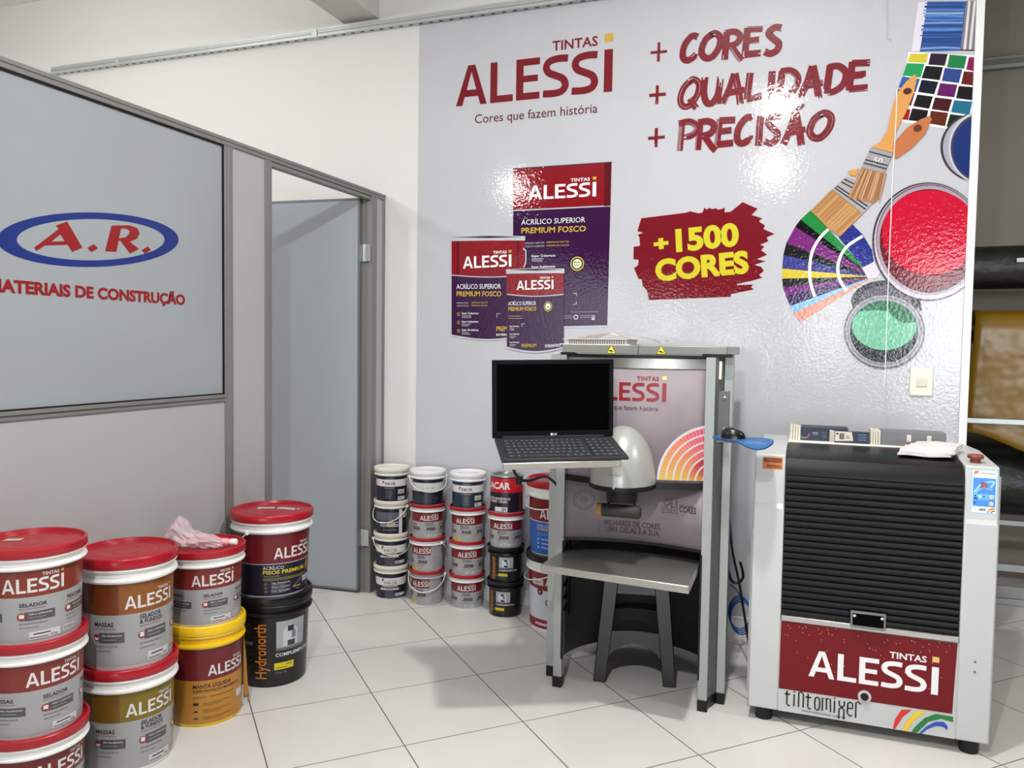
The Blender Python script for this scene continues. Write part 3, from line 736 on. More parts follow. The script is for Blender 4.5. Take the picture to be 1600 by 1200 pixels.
# perforated cable channel along the wall
ch = root('cable_channel', 'grey perforated metal cable channel running along the upper back wall', 'cable channel', (-2, 3.94, 3.12))
def channel(x0, x1, par, y=YW, nm='channel_section'):
    c = MB(); c.box(x0, x1, y - 0.040, y - 0.0005, 3.100, 3.138); c.box(x0, x1, y - 0.043, y - 0.040, 3.130, 3.142); c.box(x0, x1, y - 0.043, y - 0.040, 3.099, 3.106)
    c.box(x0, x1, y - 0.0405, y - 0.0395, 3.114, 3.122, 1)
    x = x0 + 0.03
    while x < x1 - 0.03:
        c.box(x, x + 0.022, y - 0.026, y - 0.016, 3.0993, 3.1001, 2); x += 0.060
    return c.build(nm, [GALV, GALVD, DARK], par, smooth=0)
for x0, x1 in ((-4.68, -4.105), (-4.10, -2.652), (-2.647, -0.65), (-0.645, 0.629)): channel(x0, x1, ch)
for x in (-4.10, -2.65): bx(x - 0.03, x + 0.004, YW - 0.046, YW - 0.0005, 3.096, 3.144).build('joint_bracket', GALV, ch, bevel=0.001)

# ================================================================= TINTING MACHINE
tm = root('tinting_machine', 'grey paint tinting machine with pink marbled front and domed nozzle hood', 'tinting machine', (-0.62, 3.2, 0))
MARB = M('pink_marble_print', (162, 150, 156), rough=0.5, spec=0.35, var=(5.0, 0.30), k=1.02)
ALS = M('satin_aluminium', (152, 155, 153), rough=0.35, metal=0.35, var=(4, 0.04))
GRY = M('grey_powder_coat', (88, 90, 90), rough=0.42, var=(5, 0.04))
def column(sgn, xf, xb):
    """folded aluminium column: inner front strip, recess, outer strip"""
    c = MB()
    s_ = sgn
    c.box(min(xf, xf + s_ * 0.034), max(xf, xf + s_ * 0.034), 3.040, 3.075, 0.045, 1.345)
    a0, a1 = xf + s_ * 0.034, xb - s_ * 0.030
    pts = [(a0, 3.062), (a1, 3.140), (a1, 3.152), (a0, 3.075)]
    if s_ < 0: pts = pts[::-1]
    c.prism(pts, lambda a, b, t: (a, b, t), 0.045, 1.345, 1)
    c.box(min(a1, xb), max(a1, xb), 3.132, 3.200, 0.045, 1.345)
    o = c.build('column', [ALS, GRY], tm, smooth=0)
    f_ = MB(); f_.box(min(xf, xf + s_ * 0.036) - .001, max(xf, xf + s_ * 0.036) + .001, 3.038, 3.08, 0.0, 0.045)
    p = [(a0, 3.06), (a1, 3.136), (a1, 3.154), (a0, 3.078)]
    if s_ < 0: p = p[::-1]
    f_.prism(p, lambda a, b, t: (a, b, t), 0.0, 0.045)
    f_.box(min(a1, xb) - .001, max(a1, xb) + .001, 3.130, 3.202, 0.0, 0.045)
    f_.build('foot', BLACK, o, bevel=0.003)
    g_ = bx(xf - .003 if s_ > 0 else xf - .004, xf + .004 if s_ > 0 else xf + .003, 3.037, 3.05, 0.12, 0.60)
    g_.build('rubber_seal', BLACK, o)
    return o
colR = column(1, -0.352, -0.262)
colL = column(-1, -0.893, -0.985)
x0p, x1p = -0.893, -0.352
def bulge(x, amt):
    t = (x - x0p) / (x1p - x0p)
    return amt * 4 * t * (1 - t)
def upper(x, z, o): return (x, 3.058 - bulge(x, 0.055) - o, z)
def lower(x, z, o): return (x, 3.058 + bulge(x, 0.05) - o, z)
n_ = 24
up = MB(); up.grid(lambda a, b: upper(x0p + a * (x1p - x0p), 0.868 + b * 0.472, 0), n_, 1); upo = up.build('upper_panel', MARB, tm, solid=0.006)
lo = MB(); lo.grid(lambda a, b: lower(x0p + a * (x1p - x0p), 0.612 + b * 0.245, 0), n_, 1); loo = lo.build('lower_panel', MARB, tm, solid=0.006)
ts = MB(); ts.grid(lambda a, b: upper(x0p + a * (x1p - x0p), 1.300 + b * 0.040, 0.006), n_, 1); ts.build('top_strip', STEEL, tm)
for za, zb, f_, e in ((0.846, 0.868, upper, 0.010), (0.604, 0.614, lower, 0.008), (1.338, 1.350, upper, 0.016)):
    sp = MB()
    sp.grid(lambda a, b: f_(x0p + a * (x1p - x0p), za + b * (zb - za), e), n_, 1)
    sp.grid(lambda a, b: (x0p + a * (x1p - x0p), f_(x0p + a * (x1p - x0p), za, e)[1] * (1 - b) + 3.13 * b, za), n_, 1)
    sp.grid(lambda a, b: (x0p + a * (x1p - x0p), f_(x0p + a * (x1p - x0p), zb, e)[1] * (1 - b) + 3.13 * b, zb), n_, 1)
    sp.build('black_edging', BLACK, tm)
# artwork on the panels
def UP(u, v):
    p = ony(u, v, 3.015); return (p.x, p.z)
def LO(u, v):
    p = ony(u, v, 3.10); return (p.x, p.z)
MR, MG = M('machine_red', (150, 30, 42), rough=0.4, k=0.95), M('machine_text', (72, 48, 56), rough=0.4, k=0.8)
MGD = M('machine_gold', (216, 196, 120), rough=0.4)
S = Sheet(upper, step=0.03, clip=x1p, base=0.0036)
br = UP(1041, 628); hL = (UP(1041, 600)[1] - br[1]) * 1.04; wL = hL * 978 / 250 * 1.08
S.logo((br[0] - wL, br[1]), br, hL, MR, MGD, 1)
e_ = UP(1029, 642); S.text('Cores que fazem história', (e_[0] - wL * .79, e_[1]), e_, hL * .24, MG, 1, bold=0.0)
S.build('printed_logo', upo); S = Sheet(upper, step=0.03, clip=x1p, base=0.0036)
# colour wheel fan print: rings of coloured chips
fc = UP(1112, 755); R0 = UP(1112, 755)[0] - UP(1029, 755)[0]; RZ = UP(1105, 668)[1] - fc[1]
S.emit([fc] + [(fc[0] - R0 * 1.03 * math.cos(a), fc[1] + RZ * 1.03 * math.sin(a)) for a in [PI / 2 * k / 20 for k in range(21)]], [list(range(22))], M('fan_white', (206, 198, 202), rough=0.4, k=1.0), 1)
def hsl(t, rr):
    pal = [(224, 186, 48), (226, 150, 70), (226, 120, 90), (222, 90, 110), (216, 70, 130)]
    pal2 = [(214, 160, 60), (210, 110, 50), (190, 40, 50), (160, 20, 40), (120, 18, 70)]
    i = min(3, int(t * 4)); f_ = t * 4 - i
    P_ = pal if rr > 0.5 else pal2
    return tuple(int(P_[i][k] * (1 - f_) + P_[i + 1][k] * f_) // 8 * 8 for k in range(3))
for ri_ in range(7):
    r1 = 0.98 - ri_ * 0.135; r0 = r1 - 0.102
    if r0 < 0.03: continue
    nn = 22
    for k in range(nn):
        a, b = PI / 2 * k / nn, PI / 2 * (k + 0.90) / nn
        S.emit([(fc[0] - R0 * r * math.cos(t), fc[1] + RZ * r * math.sin(t)) for r, t in ((r0, a), (r1, a), (r1, b), (r0, b))], [(0, 1, 2, 3)], M('fan_%02x%02x%02x' % hsl(k / nn, r1), hsl(k / nn, r1), rough=0.4, k=0.9), 2)
S.build('printed_colour_wheel', upo); S = Sheet(upper, step=0.03, base=0.0036)
t0 = UP(884, 722); S.poly([(t0[0], t0[1] + .03), (t0[0] + .06, t0[1] + .03), (t0[0] + .035, t0[1] - .022)], MR, 1)
S.build('printed_triangle', upo)
S = Sheet(lower, step=0.03, base=0.0036)
c_ = LO(915, 779); S.ell(*c_, 0.041, 0.041, MG, 1, hole=(0.0385, 0.0385)); S.ell(*c_, 0.013, 0.013, MG, 1, n=6, hole=(0.0105, 0.0105)); S.ell(*c_, 0.008, 0.006, MG, 1, n=5, hole=(.006, .004))
for k, chx in enumerate('A NOVA ERA • TECNOLOGIA •'):
    if chx == ' ': continue
    a = math.radians(160 - k * 14.2)
    v, f, xa, xb = text_mesh(chx, 0.0, 1); sc = 0.0105
    S.aff([((p[0] - (xa + xb) / 2), p[1]) for p in v], f, (c_[0] + 0.0285 * math.cos(a), c_[1] + 0.0285 * math.sin(a)), (sc * math.sin(a), -sc * math.cos(a)), (sc * math.cos(a), sc * math.sin(a)), MG, 1)
S.build('printed_badge', loo); S = Sheet(lower, step=0.03, base=0.0036)
def lb(L): return [LO(840 + a / 5.714, 700 + b / 5.714) for a, b in L]
for q in ([(1116, 575), (1116, 520), (1150, 515), (1195, 572), (1116, 575)], [(1128, 490), (1155, 440), (1195, 480), (1165, 515), (1128, 490)], [(1195, 572), (1195, 440), (1250, 437), (1250, 582), (1195, 572)], [(1145, 490), (1160, 462), (1180, 485), (1160, 503)], [(1205, 530), (1205, 460), (1222, 460)], [(1232, 470), (1240, 470), (1240, 520), (1205, 530)], [(1130, 560), (1130, 535), (1150, 535), (1165, 560)], [(1215, 550), (1225, 540), (1235, 550), (1225, 562), (1215, 550)]): S.line(lb(q), 0.0022, MG, 1)
a, b = lb([(1270, 562), (1425, 576)]); S.text('CORES', a, b, 0.0225, MG, 1, bold=0.02)
a, b = lb([(1270, 512), (1420, 522)]); S.text('ALESSI UNIVERSO', a, b, 0.007, MG, 1, bold=0.0, res=1)
S.build('printed_house_emblem', loo); S = Sheet(lower, step=0.03, base=0.0036)
a, b = lb([(598, 682), (1106, 730)]); S.text('MILHARES DE CORES,', a, b, 0.0215, MG, 1, bold=0.012)
a, b = lb([(610, 742), (1095, 790)]); S.text('UMA DELAS É A SUA.', a, b, 0.0215, MG, 1, bold=0.012)
S.line(lb([(548, 630), (548, 750)]), 0.0018, MG, 1)
S.build('printed_slogan', loo)
# domed hood
HC = (-0.650, 3.015, 0.862)
def hood(a, b):
    t = PI * a; p = PI / 2 * b
    cz = math.cos(p) ** 0.93
    return (HC[0] - 0.127 * math.cos(t) * cz, HC[1] - 0.155 * math.sin(t) * cz, HC[2] + 0.218 * math.sin(p))
hd = MB(); hd.grid(hood, 28, 16); ho = hd.build('nozzle_hood', M('silver_grey_plastic', (160, 162, 158), rough=0.3, metal=0.25, var=(4, 0.06), coat=0.2), tm, smooth=80)
hb = MB()
hb.prism([(HC[0] - 0.130 * math.cos(PI * k / 24), HC[1] - 0.158 * math.sin(PI * k / 24)) for k in range(25)], lambda a, b, t: (a, b, t), 0.846, 0.864)
hb.build('hood_rim', BLACK, ho, bevel=0.003)
cl = bx(-0.656, -0.648, 2.853, 2.866, 0.858, 0.890); cl.build('hood_clip', CHROME, ho, bevel=0.002)
S = Sheet(lambda s_, z, o: (HC[0] + 0.02 + s_, HC[1] - (0.155 + o) * math.sqrt(max(0, 1 - ((0.02 + s_) / 0.127) ** 2)) * math.cos(math.asin(min(1, (z - HC[2]) / 0.218))) ** 0.93, z), step=0.01)
S.text('corob', (-0.045, 0.905), (0.005, 0.9045), 0.011, M('grey_emboss', (130, 132, 130), rough=0.4), 1, bold=0.02); S.build('lettering', ho)
nz_ = MB(); nz_.lathe([(0, 0.800), (0.054, 0.800), (0.058, 0.81), (0.058, 0.846), (0, 0.846)], (HC[0] + 0.012, 2.94, 0), 32); nz_.build('nozzle', BLACK, tm)
ca = MB()
for dx in (-0.036, 0.062): ca = MB(); ca.box(HC[0] + dx - 0.004, HC[0] + dx + 0.004, 2.925, 2.94, 0.765, 0.83); ca.build('clamp_arm', BLACK, tm, bevel=0.001)
rl = MB(); rl.lathe([(0, -0.082), (0.024, -0.082), (0.024, -0.062)], (HC[0] + 0.006, 2.915, 0.768), 20, axis='x', m=1); rl.lathe([(0.0245, -0.062), (0.0245, 0.075), (0.018, 0.083), (0, 0.083)], (HC[0] + 0.006, 2.915, 0.768), 20, axis='x')
rl.build('can_roller', [M('worn_grey_rubber', (58, 56, 52), rough=0.6, var=(30, 0.3), k=0.8), M('brass_stain', (176, 130, 60), rough=0.5, var=(60, .3))], tm)
# deck on top
dk = MB(); dk.box(-0.925, -0.284, 3.085, 3.70, 1.352, 1.386); dko = dk.build('top_deck', M('grey_metal_deck', (128, 129, 122), rough=0.36, metal=0.3, var=(7, 0.08)), tm, bevel=0.002)
bx(-0.930, -0.872, 3.078, 3.12, 1.346, 1.356).build('deck_pad', BLACK, dko); bx(-0.372, -0.262, 3.078, 3.17, 1.346, 1.358).build('deck_pad', BLACK, dko)
bx(-0.618, -0.616, 3.083, 3.09, 1.353, 1.386).build('seam', DARK, dko)
for u in (955, 1033):
    S = Sheet(plane_y(3.085)); c0 = ony(u, 556, 3.085); w = 0.018
    c1 = (c0.x, 1.354)
    S.poly([(c1[0] - w - .002, c1[1]), (c1[0] + w + .002, c1[1]), (c1[0], c1[1] + .0335)], BLACK, 1)
    S.poly([(c1[0] - w + .001, c1[1] + .0015), (c1[0] + w - .001, c1[1] + .0015), (c1[0], c1[1] + .0305)], M('warning_yellow', (226, 206, 40), rough=0.4), 2)
    S.poly([(c1[0] - .009, c1[1] + .008), (c1[0] + .008, c1[1] + .008), (c1[0] + .010, c1[1] + .005), (c1[0] + .002, c1[1] + .012), (c1[0] - .008, c1[1] + .013)], BLACK, 3)
    S.build('warning_sticker', dko)
# back shell of the knee space, brackets, shelf
sh = MB()
def shell(a, b):
    t = PI * a
    return (-0.622 - 0.345 * math.cos(t), 3.15 + 0.44 * math.sin(t) ** 0.8, 0.035 + b * 1.31)
sh.grid(shell, 32, 4); sh.build('back_shell', M('dark_grey_sheet', (66, 67, 66), rough=0.5), tm, solid=0.004)
iw = MB(); iw.box(-0.885, -0.36, 3.11, 3.125, 0.62, 0.86); iw.build('inner_plate', M('black_sheet', (30, 30, 30), rough=0.6), tm)
bk = MB()
for k in range(6): bk.prism([(0.30 + k * 0.05, 0), (0.335 + k * 0.05, 0), (0.315 + k * 0.05, 0.045)], lambda a, b, t: (t, 3.09 - b, a), -0.360, -0.352)
bk.box(-0.362, -0.352, 3.09, 3.12, 0.28, 0.60); bk.build('shelf_rack', BLACK, tm)
bk = MB()
for k in range(6): bk.prism([(0.30 + k * 0.05, 0), (0.335 + k * 0.05, 0), (0.315 + k * 0.05, 0.045)], lambda a, b, t: (t, 3.09 - b, a), -0.893, -0.885)
bk.box(-0.893, -0.883, 3.09, 3.12, 0.28, 0.60); bk.build('shelf_rack', BLACK, tm)
SL, SR = (-0.921, 2.835), (-0.360, 2.775)
sf = MB()
sf.hexa([(SL[0], SL[1], 0.527), (SR[0], SR[1], 0.527), (-0.366, 3.30, 0.527), (-0.878, 3.30, 0.527), (SL[0], SL[1], 0.555), (SR[0], SR[1], 0.555), (-0.366, 3.30, 0.555), (-0.878, 3.30, 0.555)])
sf.build('steel_shelf', STEEL, tm, bevel=0.003)
# right column fittings: socket, steel plate, screws
sk = bx(-0.326, -0.300, 3.088, 3.118, 1.262, 1.332); sk.build('side_socket', M('cream_plastic_c', (214, 208, 188), rough=0.45), colR, bevel=0.002)
pl = bx(-0.334, -0.271, 3.090, 3.128, 1.042, 1.218); plo = pl.build('bracket_plate', GRY, colR, bevel=0.001)
for sxx in (-0.318, -0.287):
    for sz in (1.197, 1.078):
        MB().lathe([(0, -0.009), (0.0045, -0.008), (0.006, -0.003), (0.006, 0)], (sxx, 3.090, sz), 12, axis='y').build('screw', CHROME, plo)
bx(-0.326, -0.314, 3.095, 3.118, 1.219, 1.240).build('green_indicator', M('green_plastic', (40, 150, 50), rough=0.4), colR, bevel=0.002)
# tray for the laptop: plate on an arm from the left column
LK = 1.05
LF = CAM + (Vector((-0.900, 2.352, 1.0185)) - CAM) * LK; yaw, pit, rol = math.radians(27.1), math.radians(10.3), math.radians(1.1)
lu = Vector((math.cos(yaw) * math.cos(rol), math.sin(yaw) * math.cos(rol), math.sin(rol)))
lbk = Vector((-math.sin(yaw), math.cos(yaw), 0)); ld = (lbk * math.cos(pit) + Vector((0, 0, 1)) * math.sin(pit)).normalized()
ln = lu.cross(ld).normalized(); ld = ln.cross(lu).normalized()
def LP3(a, b, c): return LF + lu * (a * LK) + ld * (b * LK) + ln * c
def lbox(mb, a0, a1, b0, b1, c0, c1, m=0):
    mb.hexa([LP3(a0, b0, c0), LP3(a1, b0, c0), LP3(a1, b1, c0), LP3(a0, b1, c0), LP3(a0, b0, c1), LP3(a1, b0, c1), LP3(a1, b1, c1), LP3(a0, b1, c1)], m)
tr = MB(); lbox(tr, 0.004, 0.388, 0.004, 0.235, -0.0185, -0.0122); lbox(tr, 0.004, 0.388, -0.004, 0.004, -0.036, -0.0122); tro = tr.build('laptop_tray', STEEL, tm, bevel=0.003)
ar = MB(); ar.tube([LP3(0.17, 0.20, -0.035), (-0.935, 3.05, 0.985), (-0.935, 3.16, 0.985)], 0.014, 12); ar.build('tray_arm', BLACK, tro)
cb = MB(); cb.tube(spline([LP3(0.15, 0.10, -0.026), (-0.95, 2.62, 0.955), (-0.952, 2.66, 0.91), (-0.945, 2.75, 0.885), (-0.94, 2.95, 0.87), (-0.94, 3.12, 0.8)], 6), 0.0055, 8); cb.lathe([(0, -.012), (.011, -.012), (.012, 0), (.011, .012), (0, .012)], (-0.952, 2.665, 0.898), 12); cb.build('tray_cable', BLACK, tro)

# ================================================================= LAPTOP
lp = root('laptop', 'black open laptop with dark screen on the steel tray of the tinting machine', 'laptop', tuple(LF))
DG = M('laptop_charcoal', (50, 52, 56), rough=0.5, spec=0.3, k=0.8)
b_ = MB(); lbox(b_, 0, 0.415, 0, 0.232, -0.012, 0); lbo = b_.build('keyboard_base', DG, lp, bevel=0.003)
ky = MB(); KC = 0
def key(a0, a1, b0, b1, m=0): lbox(ky, a0, a1, b0, b1, 0.0002, 0.0022, m)
rowsn = [(0.190, 0.011, 15), (0.166, 0.018, 14), (0.143, 0.018, 14), (0.120, 0.018, 13), (0.097, 0.018, 12), (0.074, 0.018, 8)]
kb = lambda b: 0.016 + (b - 0.074) * 1.42
lbox(ky, 0.022, 0.396, 0.012, 0.208, 0.0000, 0.0004, 1)
for b0, h, n in rowsn:
    b0, h = kb(b0), h * 1.42
    W0, W1 = 0.026, 0.300
    if n == 8:
        ws = [1.4, 1.1, 1.1, 6.2, 1.3, 1.1, 1.1, 1.1]
    else: ws = [1.25] + [1.0] * (n - 2) + [1.5]
    T = sum(ws); x = W0
    for w in ws:
        ww = w / T * (W1 - W0); key(x, x + ww - 0.0025, b0, b0 + h); lbox(ky, x + ww * .3, x + ww * .3 + 0.003, b0 + h * .45, b0 + h * .45 + .0025, 0.0022, 0.0025, 2); x += ww
    for k in range(4):
        key(0.308 + k * 0.0215, 0.308 + k * 0.0215 + 0.019, b0, b0 + h); lbox(ky, 0.315 + k * 0.0215, 0.318 + k * 0.0215, b0 + h * .4, b0 + h * .4 + .003, 0.0022, 0.0025, 2)
ky.build('keys', [M('key_charcoal', (52, 54, 58), rough=0.5, k=1.0), M('key_well', (24, 25, 27), rough=0.6, k=1.0), M('key_legend', (190, 192, 196), rough=0.5)], lbo, smooth=0)
lean = math.radians(9.4)
sv = (ld * math.sin(lean) + ln * math.cos(lean)).normalized(); sn = sv.cross(lu).normalized()   # sn looks away from the user
S0 = LF + ld * (0.224 * LK) + ln * 0.001
def SP(a, b, c): return S0 + lu * (a * LK) + sv * (b * LK) + sn * c
def sbox(mb, a0, a1, b0, b1, c0, c1, m=0):
    mb.hexa([SP(a0, b0, c0), SP(a1, b0, c0), SP(a1, b0, c1), SP(a0, b0, c1), SP(a0, b1, c0), SP(a1, b1, c0), SP(a1, b1, c1), SP(a0, b1, c1)], m)
sc_ = MB(); sbox(sc_, -0.008, 0.418, 0, 0.270, 0.0, 0.010); lid = sc_.build('screen_lid', M('laptop_black_bezel', (16, 17, 21), rough=0.5, spec=0.12, k=0.8), lp, bevel=0.003)
di = MB(); sbox(di, 0.008, 0.402, 0.024, 0.255, -0.0006, 0.0); di.build('display', BLACKG, lid)
S = Sheet(lambda a, b, o: tuple(SP(a, b, -o)))
LGW = M('logo_white', (222, 222, 226), rough=0.4)
S.ell(0.199, 0.0115, 0.0042, 0.0042, LGW, 1, n=20); S.text('LG', (0.206, 0.0085), (0.2165, 0.0085), 0.006, LGW, 1, bold=0.03); S.build('lettering', lid)
hg = MB(); hg.tube([LP3(0.03, 0.229, 0.003), LP3(0.385, 0.229, 0.003)], 0.006, 10); hg.build('hinge', DG, lbo)

# ================================================================= STOOL
st_ = root('step_stool', 'black plastic stool standing under the steel shelf of the tinting machine', 'stool', (-0.655, 3.33, 0))
STB = M('stool_black_plastic', (20, 20, 22), rough=0.3, k=0.8)
sang = math.radians(11.0)
def SW_(x, y, z): return (-0.655 + x * math.cos(sang) - y * math.sin(sang), 3.345 + x * math.sin(sang) + y * math.cos(sang), z)
HB, HT, HZ = 0.168, 0.130, 0.455
def half(z): return HB + (HT - HB) * z / HZ
seat = MB(); N8 = 24
seat.hexa([SW_(-HT - .012, -HT - .012, HZ - .03), SW_(HT + .012, -HT - .012, HZ - .03), SW_(HT + .012, HT + .012, HZ - .03), SW_(-HT - .012, HT + .012, HZ - .03), SW_(-HT, -HT, HZ), SW_(HT, -HT, HZ), SW_(HT, HT, HZ), SW_(-HT, HT, HZ)])
seat.build('seat', STB, st_, bevel=0.008, seg=3)
for sx_ in (-1, 1):
    for sy_ in (-1, 1):
        l = MB(); w0, w1 = 0.052, 0.062; z1 = HZ - .03
        def cor(h, w, t): # L-section
            return [(sx_ * h, sy_ * h), (sx_ * (h - w), sy_ * h), (sx_ * (h - w), sy_ * (h - t)), (sx_ * (h - t), sy_ * (h - t)), (sx_ * (h - t), sy_ * (h - w)), (sx_ * h, sy_ * (h - w))]
        a = [SW_(x, y, 0) for x, y in cor(half(0), w0, .012)]; b = [SW_(x, y, z1) for x, y in cor(half(z1), w1, .012)]
        l.add(a + b, [list(range(6)), list(range(6, 12))] + [(i, (i + 1) % 6, 6 + (i + 1) % 6, 6 + i) for i in range(6)])
        l.build('leg', STB, st_, bevel=0.004)
for k in range(4):
    a = MB()
    def face(s_, z, d):
        h = half(z) - d
        x, y = [(s_, -h), (h, s_), (-s_, h), (-h, -s_)][k]
        return SW_(x, y, z)
    prof = []; nA = 16
    hw = half(0.12) - 0.03
    top = [(-hw + 2 * hw * i / nA, 0.205 + 0.012 * math.sin(PI * i / nA)) for i in range(nA + 1)]
    bot = [(hw - 2 * hw * i / nA, 0.06 + 0.105 * math.sin(PI * i / nA) ** 0.6) for i in range(nA + 1)]
    vs = [face(s_, z, 0.003) for s_, z in top + bot] + [face(s_, z, 0.012) for s_, z in top + bot]; m_ = len(top + bot)
    fc_ = []
    for i in range(nA):
        fc_.append((i, i + 1, m_ - 2 - i, m_ - 1 - i)); fc_.append(tuple(m_ + q for q in (i, i + 1, m_ - 2 - i, m_ - 1 - i))[::-1])
    fc_ += [(i, (i + 1) % m_, m_ + (i + 1) % m_, m_ + i) for i in range(m_)]
    a.add(vs, fc_); a.build('arched_brace', STB, st_)
    a = MB()
    hw2 = half(0.40) - .02
    vs = [face(s_, z, d) for d in (0.003, 0.012) for s_, z in ((-hw2, HZ - .09), (hw2, HZ - .09), (hw2, HZ - .028), (-hw2, HZ - .028))]
    a.add(vs, [(0, 1, 2, 3), (7, 6, 5, 4), (0, 4, 5, 1), (1, 5, 6, 2), (2, 6, 7, 3), (3, 7, 4, 0)]); a.build('apron', STB, st_)

# ================================================================= PAINT MIXER
mx = root('paint_mixer', 'white paint shaker cabinet with black roller shutter and red logo front', 'paint mixer', (0.225, 3.4, 0))
FY = 3.045
XL, XRr = -0.168, 0.618
IL, IR = -0.062, 0.516
def col_side(x0, x1):
    prof = [(FY, 0.05), (FY, 0.80), (FY + 0.012, 0.815), (FY + 0.020, 0.995), (3.40, 1.012), (3.72, 1.0), (3.72, 0.05)]
    return MB().prism(prof, lambda a, b, t: (t, a, b), x0, x1)
for x0, x1 in ((XL, IL), (IR, XRr)): col_side(x0, x1).build('side_column', WPOW, mx, bevel=0.006, seg=3)
bd = MB(); bd.prism([(FY + 0.004, 0.05), (FY + 0.004, 0.385), (FY + 0.05, 0.39), (FY + .05, .95), (3.36, 0.95), (3.38, 0.99), (3.72, 0.985), (3.72, 0.05)], lambda a, b, t: (t, a, b), IL, IR); bdo = bd.build('cabinet_body', WPOW, mx, smooth=0)
bx(XRr + .001, XRr + 0.020, 3.13, 3.70, 0.07, 0.955).build('side_cover', WPOW, mx, bevel=0.008, seg=3)
bx(XL - 0.012, XL - .001, 3.13, 3.70, 0.07, 0.70).build('side_cover', WPOW, mx, bevel=0.005)
# shutter: ribbed curtain with a smooth curved top
SHM = M('black_shutter_pvc', (19, 20, 21), rough=0.4, spec=0.3, k=0.4)
sh = MB(); prof = []
zt, zb = 0.925, 0.408; ns = 22; dz = (zt - zb) / ns
for k in range(ns):
    z = zb + k * dz
    prof += [(FY + 0.016, z + dz * 0.02), (FY + 0.008, z + dz * 0.14), (FY + 0.006, z + dz * 0.40), (FY + 0.009, z + dz * .80), (FY + 0.016, z + dz * 0.96)]
prof += [(FY + 0.014, zt), (FY + 0.017, 0.955), (FY + 0.032, 0.982), (FY + 0.075, 0.996), (3.22, 1.004), (3.36, 1.010)]
sh.grid(lambda a, b: (IL + 0.003 + a * (IR - IL - 0.006), 0, 0), 1, len(prof) - 1)
sh.v = [(x, prof[i // 2][0], prof[i // 2][1]) for i, (x, _, _) in enumerate(sh.v)]
sho = sh.build('roller_shutter', SHM, mx, smooth=40)
rb = MB(); rb.box(IL + .002, IR - .002, FY - 0.002, FY + 0.02, 0.388, 0.408); rb.build('bottom_rail', STEEL, sho, bevel=0.002)
hn = MB(); hn.box(0.172, 0.285, FY - 0.022, FY + 0.0, 0.402, 0.458, 0); hn.box(0.178, 0.279, FY - 0.0235, FY - 0.02, 0.412, 0.455, 1); hno = hn.build('shutter_handle', [ALU, BLACKG], sho, bevel=0.003)
for dx in (0.184, 0.273): MB().lathe([(0, -0.003), (0.005, -0.003), (0.005, 0)], (dx, FY - 0.0235, 0.447), 10, axis='y').build('screw', CHROME, hno)
# rear ledge
lg = bx(IL, IR + 0.0, 3.365, 3.72, 1.0, 1.016); lg.build('rear_ledge', M('white_ledge', (216, 214, 206), rough=0.4), mx, bevel=0.003)
# front sticker art
MXR = M('sticker_red', (122, 16, 26), rough=0.4, spec=0.25, var=(40, 0.05), k=0.85); MXW = M('sticker_white', (226, 226, 230), rough=0.35, k=1.15); MXG = M('sticker_gold', (208, 172, 92), rough=0.35)
S = Sheet(plane_y(FY + 0.0035), base=0.0004)
def MP(u, v): p = ony(u, v, FY); return (p.x, p.z)
def Z2(L): return [MP(1140 + a / 3.478, 940 + b / 3.478) for a, b in L]
S.poly([(IL + .002, 0.386), (IR - .004, 0.384), Z2([(1210, 612)])[0], Z2([(267, 472)])[0]], MXR, 1)
a, b = Z2([(428, 405), (1132, 510)]); S.logo(a, b, (Z2([(1100, 358)])[0][1] - Z2([(1100, 508)])[0][1]) * 1.0, MXW, MXG, 2)
for k in range(60):
    x = random.uniform(IL + .01, IR - .02); z = random.uniform(0.20, 0.38) if random.random() < .3 else random.uniform(0.32, 0.385)
    S.ell(x, z, 0.0011, 0.0013, MXW, 2, n=5)
S.build('red_sticker', bdo)
S = Sheet(plane_y(FY + 0.0035), base=0.0004)
INK = M('decal_black', (20, 20, 20), rough=0.4)
# thin condensed lettering "tintomixer" drawn with strokes
def strokes(S, paths, x0, z0, w, h, th, m, lay, sl=0.0):
    for p in paths:
        q = [(x0 + a * w, z0 + b * h + sl * (x0 + a * w)) for a, b in p]
        S.line([Vector(t) for t in q], th, m, lay)
TG = {'t': [[(.35, .86), (.35, .1), (.5, .0), (.75, .02)], [(.05, .66), (.75, .66)]], 'i': [[(.4, .70), (.4, 0)], [(.4, .80), (.4, .88)]], 'n': [[(.2, 0), (.2, .86), (.5, .90), (.78, .78), (.78, 0)]],
      'o': [[(.5, .75), (.25, .68), (.2, .4), (.25, .05), (.5, 0), (.75, .05), (.8, .4), (.75, .68), (.5, .75)]], 'm': [[(.1, 0), (.1, .75), (.45, .75), (.48, .1)], [(.48, .75), (.8, .75), (.85, 0)]],
      'x': [[(.2, .75), (.2, .5), (.8, .25), (.8, -.3)], [(.8, .75), (.8, .5), (.2, .25), (.2, -.3)]], 'e': [[(.2, .4), (.8, .4), (.78, .68), (.5, .76), (.22, .66), (.2, .1), (.5, -.05), (.8, .02)]], 'r': [[(.2, -.1), (.2, .78), (.45, .85), (.75, .72)]]}
wa, wb = Z2([(295, 562), (722, 622)]); cw = (wb[0] - wa[0]) / 9.6; hgt = Z2([(310, 488)])[0][1] - Z2([(310, 562)])[0][1]
widths = {'i': .62, 'm': 1.35}; xx = wa[0]
for chx in 'tintomixer':
    w = cw * widths.get(chx, 1.0); strokes(S, TG[chx], xx, wa[1], w, hgt * 1.25, 0.0055, INK, 1); xx += w
a, b = Z2([(390, 598), (632, 640)]); S.text('www.tintomixer.com.br', a, b, 0.0095, INK, 1, bold=0.0, res=1)
S.build('maker_name', bdo); S = Sheet(plane_y(FY + 0.0035), base=0.0004)
